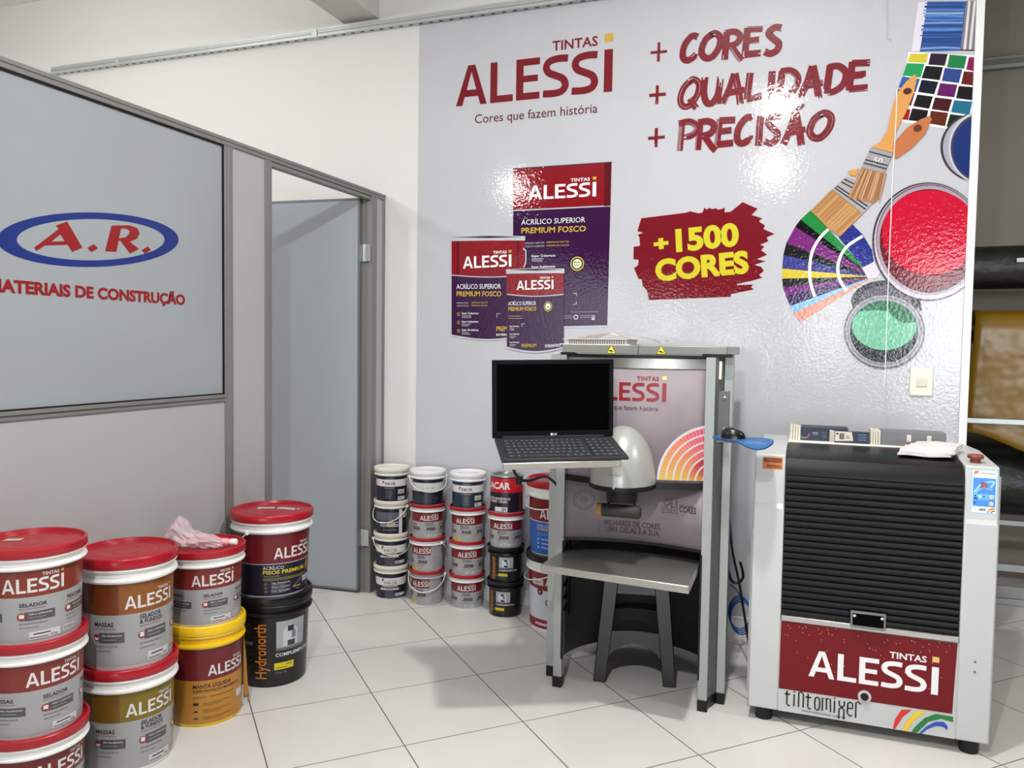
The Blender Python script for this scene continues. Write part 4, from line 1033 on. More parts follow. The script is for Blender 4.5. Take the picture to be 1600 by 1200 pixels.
for c0, L in (((204, 34, 30), [(888, 690), (900, 640), (935, 590), (990, 590), (940, 630), (900, 695)]), ((228, 186, 30), [(938, 702), (965, 650), (1015, 598), (1072, 600), (1010, 640), (960, 706)]), ((20, 110, 50), [(988, 710), (1010, 680), (1060, 635), (1120, 612), (1216, 628), (1216, 658), (1150, 638), (1080, 655), (1020, 714)]), ((30, 70, 170), [(1030, 718), (1070, 680), (1120, 655), (1165, 656), (1186, 680), (1184, 702), (1160, 682), (1120, 678), (1075, 695), (1045, 720)])):
    S.poly(Z2(L), M('stripe_%02x%02x%02x' % c0, c0, rough=0.35), 1)
S.build('rainbow_stripes', bdo)
lk = MB(); cL = Z2([(733, 520)])[0]; lk.lathe([(0.022, 0), (0.022, 0.004), (0.011, 0.006)][::-1] if False else [(0, -0.004), (0.022, -0.003), (0.022, 0.002)], (cL[0], FY + .001, cL[1] + .002), 24, axis='y', m=0); lk.lathe([(0, -0.012), (0.010, -0.012), (0.0135, -0.005), (0.0135, -0.002)], (cL[0], FY, cL[1] + .003), 20, axis='y', m=1); lk.build('lock', [WPOW, BLACK], bdo)
for px, pz in ((XL + 0.055, 0), (XRr - 0.052, 0)):
    MB().lathe([(0, 0), (0.030, 0), (0.032, 0.01), (0.032, 0.048), (0.024, 0.055), (0, 0.055)], (px, 3.092, 0), 24).build('foot', BLACK, mx)
    MB().lathe([(0, 0), (0.030, 0), (0.032, 0.01), (0.032, 0.048), (0.024, 0.055), (0, 0.055)], (px, 3.66, 0), 24).build('foot', BLACK, mx)
# control panel
S = Sheet(lambda x, z, o: (x, FY + 0.0125 + (z - 0.815) * 0.008 / 0.18 - o, z), base=0.0004)
c0, c1 = MP(1523, 806), MP(1561, 730)
xa, xb, za, zb = 0.535, 0.612, 0.836, 0.984
PBL, PLT, PW = M('panel_blue', (30, 120, 200), rough=0.3), M('panel_light_blue', (130, 190, 226), rough=0.3), M('panel_white', (228, 232, 236), rough=0.3, k=1.15)
S.rect(xa, xb, za, zb, PLT, 1); S.rect(xa + .003, xb - .003, za + .003, zb - .003, PW, 2); S.rect(xa + .005, xb - .005, 0.860, 0.956, PBL, 3)
S.line(spline([(xa + .008, 0.905), (xa + .03, 0.935), (xb - .012, 0.945), (xb - .02, 0.925)], 6), 0.006, PLT, 4); S.line(spline([(xa + .012, 0.90), (xa + .03, 0.922), (xb - .015, 0.918)], 6), 0.003, PLT, 4)
S.rect(xa + .006, xb - .006, 0.882, 0.902, M('panel_mid_blue', (80, 160, 214), rough=0.3), 4)
S.poly([(xa + .006, 0.975), (xa + .014, 0.980), (xa + .022, 0.979), (xa + .016, 0.970), (xa + .007, 0.967)], M('stripe_or', (214, 110, 40), rough=.4), 4)
S.text('TINTOMIXER', (xa + .026, 0.970), (xb - .008, 0.968), 0.0055, INK, 4, bold=0.0, res=1)
S.text('1 - 8888', (xa + .012, 0.8455), (xa + .045, 0.8455), 0.008, INK, 4, bold=0.01, res=1)
for i, c_ in enumerate(((204, 34, 30), (228, 186, 30), (20, 110, 50))): S.line(spline([(xb - .028 + .006 * i, 0.840), (xb - .020 + .004 * i, 0.852 - .003 * i), (xb - .005, 0.856 - .005 * i)], 4), 0.003, M('stripe_%02x%02x%02x' % c_, c_, rough=.35), 4)
S.rect(xa + .028, xa + .046, 0.922, 0.942, M('display_dark_red', (70, 6, 20), rough=.2), 4)
RLED = M('led_red', (255, 40, 50), rough=.4, emit=1.6)
for q in ([(.034, .938), (.041, .938)], [(.034, .932), (.041, .932)], [(.034, .926), (.041, .926)], [(.041, .938), (.041, .926)]): S.line([(xa + q[0][0], q[0][1]), (xa + q[1][0], q[1][1])], 0.0018, RLED, 5)
S.ell(xa + .026, 0.894, .005, .005, M('led_blue', (120, 200, 255), rough=.4, emit=2.0), 5, n=16)
S.rect(xa + .008, xa + .020, 0.884, 0.890, M('panel_navy', (20, 30, 110), rough=.4), 5)
for q in ((.012, .895), (.038, .894), (.012, .872)): S.ell(xa + q[0], q[1], .003, .003, M('panel_navy', (20, 30, 110)), 5, n=10)
cp = S.build('control_panel', mx)
for q in ((xb - .017, 0.893), (xb - .017, 0.870)): MB().lathe([(0, -.004), (.007, -.003), (.0085, 0)], (q[0], FY + .0125, q[1]), 16, axis='y').build('button', M('button_grey', (176, 186, 194), rough=.35), cp)
S = Sheet(lambda x, z, o: (x, FY + 0.0125 + (z - 0.815) * 0.008 / 0.18 - o, z), base=0.0004)
p0, p1 = MP(1191, 734), MP(1223, 712)
S.rect(p0[0], p1[0], 0.940, 0.985, M('label_orange', (190, 104, 40), rough=.45), 1); S.rect(p0[0] + .004, p1[0] - .004, 0.966, 0.980, M('label_brown', (70, 36, 20), rough=.45), 2)
S.text('ATENÇÃO', (p0[0] + .012, 0.970), (p1[0] - .007, 0.970), 0.006, M('label_orange', (190, 104, 40)), 3, bold=.01, res=1)
for k in range(2): S.rect(p0[0] + .014, p1[0] - .005, 0.952 - k * .006, 0.955 - k * .006, M('label_brown', (70, 36, 20)), 2)
S.build('warning_label', mx)
MB().lathe([(0, 0), (0.016, 0), (0.016, 0.012), (0.024, 0.015), (0.026, 0.022), (0.022, 0.028), (0, 0.029)], (0.556, 3.13, 0.9985), 28).build('stop_button', M('faded_red_plastic', (140, 62, 54), rough=.45, k=0.9), mx)
for z in (0.33, 0.295):
    pp = MP(1528, 985 if z > .31 else 997); MB().lathe([(0, -0.002), (0.004, -0.0015), (0.004, 0)], (0.566, FY, z), 10, axis='y').build('screw', ALUD, mx)

# things lying on the mixer
BEI, NAV, GRB = M('cream_card', (206, 200, 184), rough=.6), M('navy_card', (42, 48, 66), rough=.5), M('grey_card', (112, 114, 116), rough=.6)
def card_box(label, xa, xb, y0, y1, z0, z1, end, body, art):
    r = root('swatch_card_box', label, 'box', ((xa + xb) / 2, (y0 + y1) / 2, z0), 'boxes of colour cards on the mixer')
    m_ = MB(); m_.box(xa + end, xb, y0 + .002, y1, z0, z1 - .002); bo = m_.build('box_body', body, r, bevel=.0015)
    m_ = MB()
    for k in range(4): m_.box(xa + k * end / 4, xa + (k + .86) * end / 4, y0 - .001 * k, y1, z0, z1 - .001 * k)
    m_.build('card_stack', BEI, r, bevel=.001)
    S = Sheet(plane_y(y0 + .002), base=.0005); art(S); S.build('box_label', bo)
def art1(S):
    S.rect(-0.018, 0.088, 1.022, 1.061, NAV, 1)
    for i, c_ in enumerate(((170, 140, 60), (110, 150, 90), (180, 90, 90))): S.line([(-0.002 + .020 * math.cos(a), 1.046 + .020 * math.sin(a)) for a in [PI * (1.0 + i * .33) + k * .11 for k in range(10)]], .004, M('arc_%02x' % c_[0], c_, rough=.5), 2)
    S.rect(0.028, 0.05, 1.047, 1.049, BEI, 2); S.rect(0.03, 0.05, 1.039, 1.043, M('card_blue', (90, 110, 150)), 2)
    for k in range(3): S.rect(0.064, 0.082, 1.032 + k * .009, 1.034 + k * .009, M('card_blue', (90, 110, 150)), 2)
def art2(S):
    S.poly([(0.112, 1.022), (0.178, 1.026), (0.172, 1.060), (0.112, 1.061)], BEI, 1); S.rect(0.128, 0.145, 1.031, 1.053, INK, 2)
    for k in range(3): S.rect(0.13, 0.143, 1.035 + k * .006, 1.0365 + k * .006, BEI, 3)
    S.rect(0.150, 0.168, 1.036, 1.038, INK, 2); S.rect(0.150, 0.164, 1.042, 1.044, INK, 2); S.ell(0.120, 1.052, .004, .004, INK, 2, n=12)
    for k in range(3): S.rect(0.196, 0.226, 1.029 + k * .010, 1.033 + k * .010, M('card_blue', (90, 110, 150)), 1)
def art3(S):
    S.rect(0.366, 0.381, 1.034, 1.060, BEI, 1); S.rect(0.435, 0.450, 1.036, 1.060, BEI, 1)
card_box('cream colour-card box with navy label and rainbow ring, leftmost on the mixer ledge', -0.055, 0.160, 3.40, 3.50, 1.016, 1.072, .040, NAV, art1)
card_box('colour-card box with white and navy label, between two boxes on the mixer', 0.092, 0.236, 3.372, 3.396, 1.016, 1.064, .018, NAV, art2)
card_box('long grey colour-card box with cream end, rightmost on the mixer ledge', 0.240, 0.500, 3.372, 3.47, 1.016, 1.073, .036, GRB, art3)
CLM = M('white_cotton', (222, 216, 214), rough=.9, bump=(260, .0008), k=1.0)
def cloth_layer(mb, x0, y0, w, d, z0, skew, t):
    def f(a, b):
        x = x0 + a * w + b * skew + 0.003 * math.sin(9 * b + 20 * t)
        y = y0 + b * d + 0.005 * math.sin(6 * a + 30 * t)
        e = min(a, 1 - a, b, 1 - b)
        return (x, y, z0 + .0015 * math.sin(8 * a + 4 * b + 40 * t) + .0030 * min(1, e * 12) + .012 * b)
    n, m = 22, 16
    top = [[f(i / n, j / m) for i in range(n + 1)] for j in range(m + 1)]
    loop = [(i, 0) for i in range(n + 1)] + [(n, j) for j in range(1, m + 1)] + [(i, m) for i in range(n - 1, -1, -1)] + [(0, j) for j in range(m - 1, 0, -1)]
    v = [p for r in top for p in r]; k = len(v)
    v += [(x, y, z - t * (1.0 if 0 < i < n and 0 < j < m else .8)) for j, r in enumerate(top) for i, (x, y, z) in enumerate(r)]
    q = lambda i, j: j * (n + 1) + i
    fs = [(q(i, j), q(i + 1, j), q(i + 1, j + 1), q(i, j + 1)) for j in range(m) for i in range(n)]
    fs += [tuple(k + p for p in r[::-1]) for r in fs]
    for a_, b_ in zip(loop, loop[1:] + loop[:1]): fs.append((q(*b_), q(*a_), k + q(*a_), k + q(*b_)))
    mb.add(v, fs)
cl = MB()
cloth_layer(cl, 0.312, 3.145, 0.170, 0.20, 1.0145, 0.045, .0080)
cloth_layer(cl, 0.322, 3.150, 0.172, 0.19, 1.0230, 0.055, .0075)
cloth_layer(cl, 0.345, 3.165, 0.150, 0.17, 1.0310, 0.050, .0070)
co = cl.build('folded_cloth', CLM, None, smooth=50)
tag(co, 'folded white cloth lying on the right end of the mixer top', 'cloth')

pdm = M('mouse_pad_blue', (46, 104, 168), rough=.55, var=(12, .08), k=0.85)
def PZ(y): return 1.0545 - max(0, 3.02 - y) * 0.03 - max(0, 2.95 - y) ** 2 * 1.3
mpr = root('mouse_pad', 'blue rounded mouse pad on a bracket between the tinting machine and the mixer', 'mouse pad', (-0.2, 2.95, 1.05))
out = spline([(-0.312, 3.022), (-0.318, 3.000), (-0.300, 2.975), (-0.262, 2.955), (-0.225, 2.92), (-0.195, 2.875), (-0.160, 2.848), (-0.125, 2.862), (-0.104, 2.92), (-0.105, 2.985), (-0.125, 3.018), (-0.16, 3.026), (-0.24, 3.026), (-0.312, 3.022)], 5)[:-1]
S = Sheet(lambda a, b, o: (a, b, PZ(b) + o), step=0.02, base=0.0, lift=0.0005)
S.poly([(p.x, p.y) for p in out], pdm, 0)
pad = S.mb.build('pad', pdm, mpr, solid=0.006, smooth=0)
S = Sheet(lambda a, b, o: (a, b, PZ(b) + 0.003 + o), step=0.02)
PTX = M('pad_text', (140, 180, 216), rough=.5, k=.9)
S.rect(-0.195, -0.125, 2.893, 2.898, PTX, 1); S.rect(-0.188, -0.140, 2.914, 2.920, PTX, 1); S.build('pad_print', pad)
S = Sheet(lambda a, b, o: (a, b, PZ(b) + 0.003 + o), step=0.02)
S.poly([(-0.262, 2.985), (-0.240, 2.935), (-0.228, 2.945), (-0.250, 2.99)], M('pad_orange', (206, 120, 92), rough=.5, k=.9), 1); S.build('pad_stripe', pad)
bk = MB(); bk.box(-0.300, -0.150, 2.965, 3.012, 1.040, 1.0475); bk.box(-0.300, -0.285, 2.99, 3.10, 1.040, 1.0475); bk.build('pad_bracket', GRY, tm)
ms = MB()
MCX, MCY, MZ = -0.243, 2.978, PZ(2.978) + 0.0034
def mouse(a, b):
    t = 2 * PI * a; p = PI / 2 * b
    return (MCX + 0.044 * math.cos(t) * math.cos(p) ** .6, MCY + 0.027 * math.sin(t) * math.cos(p) ** .6, MZ + 0.034 * math.sin(p) * (1 + .12 * math.cos(t + 2.6)))
ms.grid(mouse, 32, 10)
mo = root('computer_mouse', 'black computer mouse on the blue mouse pad', 'computer mouse', (MCX, MCY, MZ))
ms.build('shell', M('mouse_black', (14, 14, 16), rough=.25, k=1.0), mo, smooth=80)
MB().lathe([(0, -.003), (.008, -.003), (.009, 0), (.008, .003), (0, .003)], (MCX - .026, MCY, MZ + .025), 16, axis='y').build('scroll_wheel', DG, mo)

# notebooks and bag on the deck
nb = root('spiral_notebook', 'stack of spiral-bound paper sheets on top of the tinting machine', 'notebook', (-0.73, 3.3, 1.386))
m_ = MB(); m_.box(-0.955, -0.665, 3.15, 3.38, 1.3865, 1.390); m_.box(-0.93, -0.68, 3.165, 3.37, 1.3900, 1.4075)
m_.build('pages', M('paper_white', (212, 206, 200), rough=.8), nb)
bx(-0.945, -0.675, 3.15, 3.385, 1.4078, 1.4105).build('cover', M('paper_cover', (196, 186, 176), rough=.6), nb)
m_ = MB()
for k in range(24):
    x = -0.915 + k * .0098
    m_.tube([(x, 3.160 + .008 * math.cos(t), 1.399 + .009 * math.sin(t)) for t in [2 * PI * i / 10 for i in range(10)]], .0013, 5, closed=True)
m_.build('spiral_binding', M('binding_dark', (96, 84, 92), rough=.5), nb)
FILMC = M('clear_crumpled_film', (206, 198, 190), rough=.18, alpha=.55, spec=.7, bump=(60, .004))
pb = MB()
random.seed(3)
def bagf(a, b):
    x = -0.90 + a * 0.36; y = 3.16 + b * .2
    h = 0.022 * max(0, math.sin(PI * min(1, a * 1.25)) ** 1.5) + 0.006 * math.sin(23 * a + 5 * b) * math.sin(9 * b + 2)
    dr = max(0, (a - .75) / .25)
    return (x, y + .01 * math.sin(15 * a), 1.4140 + max(0, h) * (0.6 + .4 * math.sin(PI * b)) - dr * .0225 + .012 * dr * abs(math.sin(12 * a + 3 * b)))
pb.grid(bagf, 40, 14); po = pb.build('clear_plastic_bag', FILMC, None, smooth=50)
tag(po, 'crumpled clear plastic bag on the notebooks over the tinting machine', 'plastic bag')

# ================================================================= PAILS
LBW = LP((228, 226, 226)); LGOLD = LP((210, 176, 60)); LGRAY = LP((168, 168, 170)); LDK = LP((86, 84, 84)); LBK = LP((40, 38, 38)); LSTK = LP((214, 210, 214)); LYEL = LP((224, 204, 20)); LRD = LP((128, 28, 34))
def pail(name, label, group, cx, cy, z, h, rt, rb_, body, lidm, ring=None, bands=True, kind='pail', cat='paint bucket'):
    """tapered plastic bucket: body with rim flanges, lid.  returns root, label surface and helpers"""
    r = root(name, label, cat, (cx, cy, z), group)
    ring = ring or body
    hb_ = h * 0.90
    R = lambda q: rb_ + (rt - 0.010 - rb_) * q / hb_
    b = MB()
    b.lathe([(0, 0.004), (rb_ - .012, 0.004), (rb_ - .010, 0), (rb_ - .003, 0), (rb_, .004), (R(h * .775), h * .775)], (cx, cy, z), 56)
    b.lathe([(R(h * .775), h * .775), (rt + .000, h * .782), (rt + .003, h * .80), (rt + .001, h * .818), (R(h * .83) + .001, h * .822), (R(h * .87) + .002, h * .87), (rt - .001, h * .875), (rt + .002, h * .89), (rt - .002, h * .905), (rt - .012, h * .905), (rt - .012, h * .93)], (cx, cy, z), 56, m=1)
    bo = b.build('body', [body, ring], r, smooth=40)
    l = MB()
    rl = rt + .004
    kq = rt / .143
    l.lathe([(rt - .013 * kq, h * .908), (rl - .001, h * .905), (rl, h * .912), (rl, h * .985), (rl - .003 * kq, h * .997), (rl - .006 * kq, h), (rl - .009 * kq, h - .001), (rl - .012 * kq, h - .0095), (rl * .62, h - .009), (rl * .60, h - .0078), (rl * .56, h - .0078), (rl * .54, h - .009), (rl * .30, h - .009), (rl * .28, h - .008), (rl * .25, h - .009), (0, h - .009)], (cx, cy, z), 56)
    lo_ = l.build('lid', lidm, r, smooth=40)
    azc = math.atan2(-cy, -cx)
    def sheet(az):
        az = azc + math.radians(az)
        rr = R(h * .4)
        def f(s_, q, o):
            a = az + s_ / rr; ra = R(q) + o
            return (cx + ra * math.cos(a), cy + ra * math.sin(a), z + q)
        return Sheet(f, step=max(.010, rt * .09), lift=.00035, base=.0006)
    return r, bo, lo_, sheet, azc, R
def bail(r, cx, cy, z, R, az, zq, drop, m, w=.0022, ears=True):
    t = MB(); pts = []
    for k in range(21):
        a = -PI / 2 + PI * k / 20
        rr = R + .006 + .004 * math.cos(a)
        pts.append((cx + rr * math.cos(az + a), cy + rr * math.sin(az + a), z + zq - drop * math.cos(a) ** .8))
    t.tube(pts, w, 6)
    for p in (pts[0], pts[-1]):
        t.lathe([(0, -.006), (.007, -.006), (.008, 0), (.007, .006), (0, .006)], p, 12, m=0)
    t.build('handle', m, r)
def lab_massas(S, R, h, band, mid=('SELADOR',), cap=1.0, seam=True, yel=False, fine=True, band2=None):
    z0, z1, zm = h * .04, h * .770, h * .500
    S.rect(-2.3 * R, 1.9 * R, z0, zm, LGRAY, 0); S.rect(-2.3 * R, 1.9 * R, zm, z1, band, 0)
    if band2: S.rect(-2.3 * R, -.70 * R, zm, z1, band2, 1)
    w = 1.16 * R
    S.logo((-w / 2, zm + h * .045), (w / 2, zm + h * .045), w * .256 * cap, LBW, LGOLD, 2)
    cols = ((-.98 * R, ('MASSAS',)), (0.0, mid), (.92 * R, ('TEXTURA',)))
    for cxx, words in cols:
        ww = .54 * R
        for i, tx in enumerate(words):
            n = len(words)
            S.text(tx, (cxx - ww / 2, h * (.400 + .046 * (n - 1 - i))), (cxx - ww / 2 + ww * min(1.0, len(tx) / 7.4), h * (.400 + .046 * (n - 1 - i))), h * .036, LBK, 2, bold=.02, res=1)
        S.rect(cxx - ww / 2, cxx + ww * .38, h * .375, h * .383, LP((160, 116, 110)), 2)
        S.rect(cxx - ww * .32, cxx + ww * .72, h * .255, h * .345, LDK, 2)
        S.ell(cxx - ww * .42, h * .300, .085 * R, .085 * R, LP((150, 50, 46)), 3, n=20); ic = [(cxx - ww * .42 + .062 * R * math.cos(PI * q / 8), h * .302 - .062 * R * math.sin(PI * q / 8)) for q in range(9)] if words == ('MASSAS',) else [(cxx - ww * .42 - .045 * R, h * .285), (cxx - ww * .42 + .045 * R, h * .285), (cxx - ww * .42 + .045 * R, h * .325), (cxx - ww * .42 - .045 * R, h * .325)]
        S.poly(ic, LBW, 4)
        if fine:
            S.text('Alto Rendimento' if words == ('MASSAS',) else 'Sela e uniformiza', (cxx - ww * .18, h * .312), (cxx + ww * .62, h * .312), h * .017, LBW, 3, bold=.01, res=1)
        S.rect(cxx - ww * .18, cxx + ww * .40, h * .280, h * .288, LP((150, 148, 148)), 3)
        S.text('EXTERIOR/INTERIOR', (cxx - ww / 2, h * .215), (cxx + ww * .45, h * .215), h * .016, LDK, 2, bold=.0, res=1)
        S.rect(cxx - ww / 2, cxx + ww * .15, h * .178, h * .186, LP((126, 124, 124)), 2)
    if yel: S.rect(-.80 * R, -.22 * R, h * .05, h * .125, LYEL, 3); S.rect(-.70 * R, -.35 * R, h * .095, h * .108, LP((120, 110, 20)), 4)
    else:
        S.rect(-.10 * R, .50 * R, h * .055, h * .135, LSTK, 3); S.rect(-.02 * R, .30 * R, h * .102, h * .114, LBK, 4); S.rect(-.08 * R, .25 * R, h * .068, h * .076, LBK, 4); S.text('25kg', (.30 * R, h * .068), (.44 * R, h * .068), h * .024, LDK, 4, bold=0, res=1)
        S.rect(.56 * R, .86 * R, h * .070, h * .130, LSTK, 3)
        for k in range(9): S.rect((.58 + .03 * k) * R, (.58 + .03 * k + .012) * R, h * .08, h * .12, LDK, 4)
GRPL = 'large pails against the partition'
BR1, BR2, OR1, OL1 = LP((134, 52, 36)), LP((132, 44, 36)), LP((146, 84, 28)), LP((128, 108, 20))
GPB = M('pail_grey_body', (186, 184, 184), rough=.35)
def big_massas(label, cx, cy, z, h, r, az, band, mid, lidc=REDP, sticker=None, b2=None, body=None):
    q, bo, lo_, sh, azc, R = pail('paint_bucket', label, GRPL, cx, cy, z, h, r, r * .885, body or WHITEP, lidc)
    S = sh(az); lab_massas(S, r * .93, h, band, mid, band2=b2); S.build('label', q)
    return q, bo, lo_, sh, azc, R
AX, AY, BX, BY, CX, CY, DX, DY = -2.083, 1.655, -2.078, 2.000, -2.066, 2.345, -2.046, 2.715
big_massas('pail with dark brown-red label, bottom of the stack at the left edge', AX, AY, 0, .278, .143, 33, LP((112, 36, 30)), ('SELADOR',))
big_massas('pail with brick-red label band, middle of the stack at the left edge', AX, AY, .270, .275, .143, 27, BR2, ('SELADOR',))
q, bo, lo_, *_ = big_massas('red-lidded pail with brown label and yellow lid sticker, topmost at the left edge', AX, AY, .537, .270, .143, 3, BR1, ('SELADOR',))
m_ = MB(); m_.box(AX - .075, AX - .03, AY + .005, AY + .028, .7993, .8000); m_.v = [(AX + (x - AX) * .9 - (y - AY) * .4, AY + (y - AY) + (x - AX) * .5, z) for x, y, z in m_.v]; m_.build('lid_sticker', LP((206, 200, 176)), lo_)
big_massas('white pail with olive-yellow label band, bottom of the second stack from the left', BX, BY, 0, .345, .150, 30, OL1, ('SELADOR', '& FUNDOS'), b2=LP((122, 86, 22)))
big_massas('red-lidded pail with orange-brown label band, top of the second stack from the left', BX, BY, .337, .362, .150, 30, OR1, ('SELADOR', '& FUNDOS'), b2=LP((120, 58, 22)))
# yellow pail
YP = M('yellow_pail_plastic', (226, 176, 24), rough=.3, k=1.3)
q, bo, lo_, sh, azc, R = pail('paint_bucket', 'yellow-lidded pail with maroon and ochre label, under the pail holding the bag', GRPL, CX, CY, 0, .368, .140, .128, YP, YP)
S = sh(36); r, h = .130, .368; OCH = LP((190, 132, 44))
S.rect(-2.6 * r, 2.0 * r, h * .03, h * .46, OCH, 0); S.rect(-2.6 * r, 2.0 * r, h * .46, h * .765, LP((112, 26, 34)), 0)
S.logo((-.56 * r, h * .50), (.60 * r, h * .50), .295 * r, LBW, LGOLD, 2)
S.text('MANTA LÍQUIDA', (-.95 * r, h * .385), (.10 * r, h * .385), h * .036, LBK, 2, bold=.02, res=1)
S.text('SUPER PROTEÇÃO IMPERMEÁVEL', (-.95 * r, h * .345), (.42 * r, h * .345), h * .022, LBK, 2, bold=.015, res=1)
S.rect(-.95 * r, -.3 * r, h * .318, h * .324, LP((206, 160, 90)), 2); S.rect(-.95 * r, -.6 * r, h * .292, h * .298, LDK, 2); S.rect(-.5 * r, .2 * r, h * .292, h * .300, LP((120, 84, 40)), 2)
for k, tx in enumerate(('Super Proteção Térmica', 'Super Impermeável', 'Super Elasticidade')):
    zz = h * (.228 - k * .07); S.text(tx, (-.68 * r, zz), (.05 * r, zz), h * .014, LBK, 2, bold=0, res=1); S.rect(-.68 * r, -.2 * r, zz - h * .016, zz - h * .011, LP((120, 84, 40)), 2)
    S.poly([(-.95 * r, zz - h * .012), (-.80 * r, zz - h * .012), (-.80 * r, zz + h * .014), (-.95 * r, zz + h * .014)] if k == 0 else [(-.95 * r, zz - h * .01), (-.80 * r, zz - h * .01), (-.875 * r, zz + h * .012)], LBK, 2)
S.rect(.30 * r, .62 * r, h * .20, h * .275, LSTK, 3)
S.build('label', q)
m_ = MB(); fa = azc + math.radians(80)
def flap(a, b):
    z = .285 - .245 * b; rr = .1335 + .0015 + (.002 + .022 * b ** 1.6) * a + .0035 * math.sin(5 * b) * a
    an = fa + .03 * (1 - a) + .10 * a * b
    return (CX + rr * math.cos(an), CY + rr * math.sin(an), z)
m_.grid(flap, 8, 20); m_.build('peeling_label_flap', LP((176, 118, 44)), q, solid=.0012)
big_massas('white pail with rust label, holding a plastic bag on its red lid', CX, CY, .360, .276, .140, 14, BR2, ('SELADOR',))
# plastic bag with spout lying on that lid
bz = .360 + .276 - .006
PKB = M('pink_translucent_film', (226, 204, 210), rough=.2, alpha=.5, spec=.6, bump=(45, .006), k=1.1)
bgr = root('plastic_pouch', 'crumpled pinkish clear plastic bag with white nozzle lying on a red pail lid', 'plastic bag', (CX, CY, bz))
dv = Vector((0.93, 0.36, 0)).normalized(); pv = Vector((-dv.y, dv.x, 0))
def pouch(a, b):
    t = 2 * PI * b
    L = -0.118 + 0.19 * a
    w = 0.052 * (1 - a) ** .55 + .010
    hgt = (0.024 * (1 - a) ** .5 + .009) * (1 + .75 * max(0, 1 - abs(a - .16) / .22))
    rr = 1 + .16 * math.sin(5 * t + 9 * a) + .10 * math.sin(11 * t - 17 * a)
    if a < .02: rr *= .35
    p = Vector((CX + .022, CY - .030, bz)) + dv * L + pv * (w * math.cos(t) * rr)
    return (p.x, p.y, bz + max(0.001, hgt * (1 + math.sin(t) * rr)))
m_ = MB(); m_.grid(pouch, 34, 28); m_.build('film', PKB, bgr, smooth=60)
m_ = MB()
p0 = Vector((CX + .022, CY - .030, bz + .020)) + dv * .066
m_.tube([p0, p0 + dv * .022, p0 + dv * .024, p0 + dv * .030], lambda t: .013 if t < .5 else .009, 16); m_.build('nozzle', M('nozzle_pink', (222, 160, 166), rough=.35), bgr)
m_ = MB(); m_.tube([p0 + dv * .030, p0 + dv * .033, p0 + dv * .053, p0 + dv * .055], lambda t: .0115 if .1 < t < .9 else .0095, 20); m_.build('cap', WHITEP, bgr)
# hydronorth drum and floor paint pail
BLKP = M('black_pail_plastic', (20, 20, 22), rough=0.35, spec=0.4, k=0.7)
def lab_hydro(S, r, h, side=True, tall=True):
    ORG_ = LP((206, 128, 48))
    S.rect(-1.9 * r, 1.9 * r, h * .03, h * .765, LP((26, 24, 24)), 0)
    S.textv('Hydronorth', -.16 * r, h * .10, h * .70, .30 * r, ORG_, 2, bold=.012)
    S.rect(.10 * r, .95 * r, h * .40, h * .72, LP((170, 176, 182)), 2)
    S.poly([(.28 * r, h * .44), (.28 * r, h * .62), (.46 * r, h * .68), (.70 * r, h * .62), (.70 * r, h * .44)], LP((206, 210, 214)), 3); S.rect(.40 * r, .62 * r, h * .44, h * .50, LP((60, 62, 66)), 4); S.rect(.40 * r, .58 * r, h * .60, h * .66, LP((40, 40, 44)), 4)
    S.rect(.52 * r, .64 * r, h * .52, h * .60, LP((120, 126, 132)), 4); S.rect(.10 * r, .95 * r, h * .40, h * .43, LP((110, 112, 112)), 4)
    S.text('COMPLEMENTOS', (.08 * r, h * .335), (1.22 * r, h * .335), h * .036, LBW, 2, bold=.025, res=1)
    S.rect(.05 * r, .60 * r, h * .19, h * .265, LYEL, 2); S.rect(.10 * r, .40 * r, h * .205, h * .214, LP((120, 110, 20)), 3); S.rect(.38 * r, .55 * r, h * .235, h * .245, LP((90, 84, 20)), 3)
    S.text('CONT. 18L', (.08 * r, h * .145), (.40 * r, h * .145), h * .018, LP((150, 146, 140)), 2, bold=0, res=1)
    if side:
        for k in range(26):
            if k == 15: S.rect(-.95 * r, -.52 * r, h * (.14 + k * .022), h * (.14 + k * .022) + h * .035, LP((130, 130, 126)), 2)
            elif k != 16: S.rect(-.95 * r, (-.95 + random.uniform(.25, .43)) * r, h * (.14 + k * .022), h * (.14 + k * .022) + h * .010, LP((84, 80, 76)), 2)
q, bo, lo_, sh, azc, R = pail('paint_bucket', 'black pail with orange vertical lettering, under the floor-paint pail by the door', GRPL, DX, DY, 0, .372, .158, .134, BLKP, BLKP)
S = sh(0); lab_hydro(S, .148, .372); S.build('label', q)
q, bo, lo_, sh, azc, R = pail('paint_bucket', 'red-lidded pail with red and navy floor-paint label, nearest the door', GRPL, DX, DY, .364, .335, .161, .138, WHITEP, REDP)
S = sh(36); r, h = .150, .335
NV = LP((26, 24, 46))
S.rect(-2.6 * r, 1.9 * r, h * .03, h * .41, NV, 0); S.rect(-2.6 * r, 1.9 * r, h * .41, h * .765, LP((112, 20, 30)), 0); S.rect(-2.6 * r, 1.9 * r, h * .405, h * .415, LP((190, 180, 190)), 1)
S.logo((-.56 * r, h * .47), (.60 * r, h * .47), .295 * r, LBW, LGOLD, 2)
S.text('ACRÍLICO', (-.84 * r, h * .345), (-.30 * r, h * .345), h * .038, LBW, 2, bold=0.0, res=1); S.text('PISOS PREMIUM', (-.84 * r, h * .290), (.36 * r, h * .290), h * .042, LYEL, 2, bold=.02, res=1)
S.text('Ultra Proteção', (-.82 * r, h * .258), (-.42 * r, h * .258), h * .016, LGRAY, 2, bold=0, res=1)
for k in range(2): S.rect(-.84 * r, .35 * r, h * (.232 - k * .018), h * (.240 - k * .018), LP((150, 140, 60)), 2)
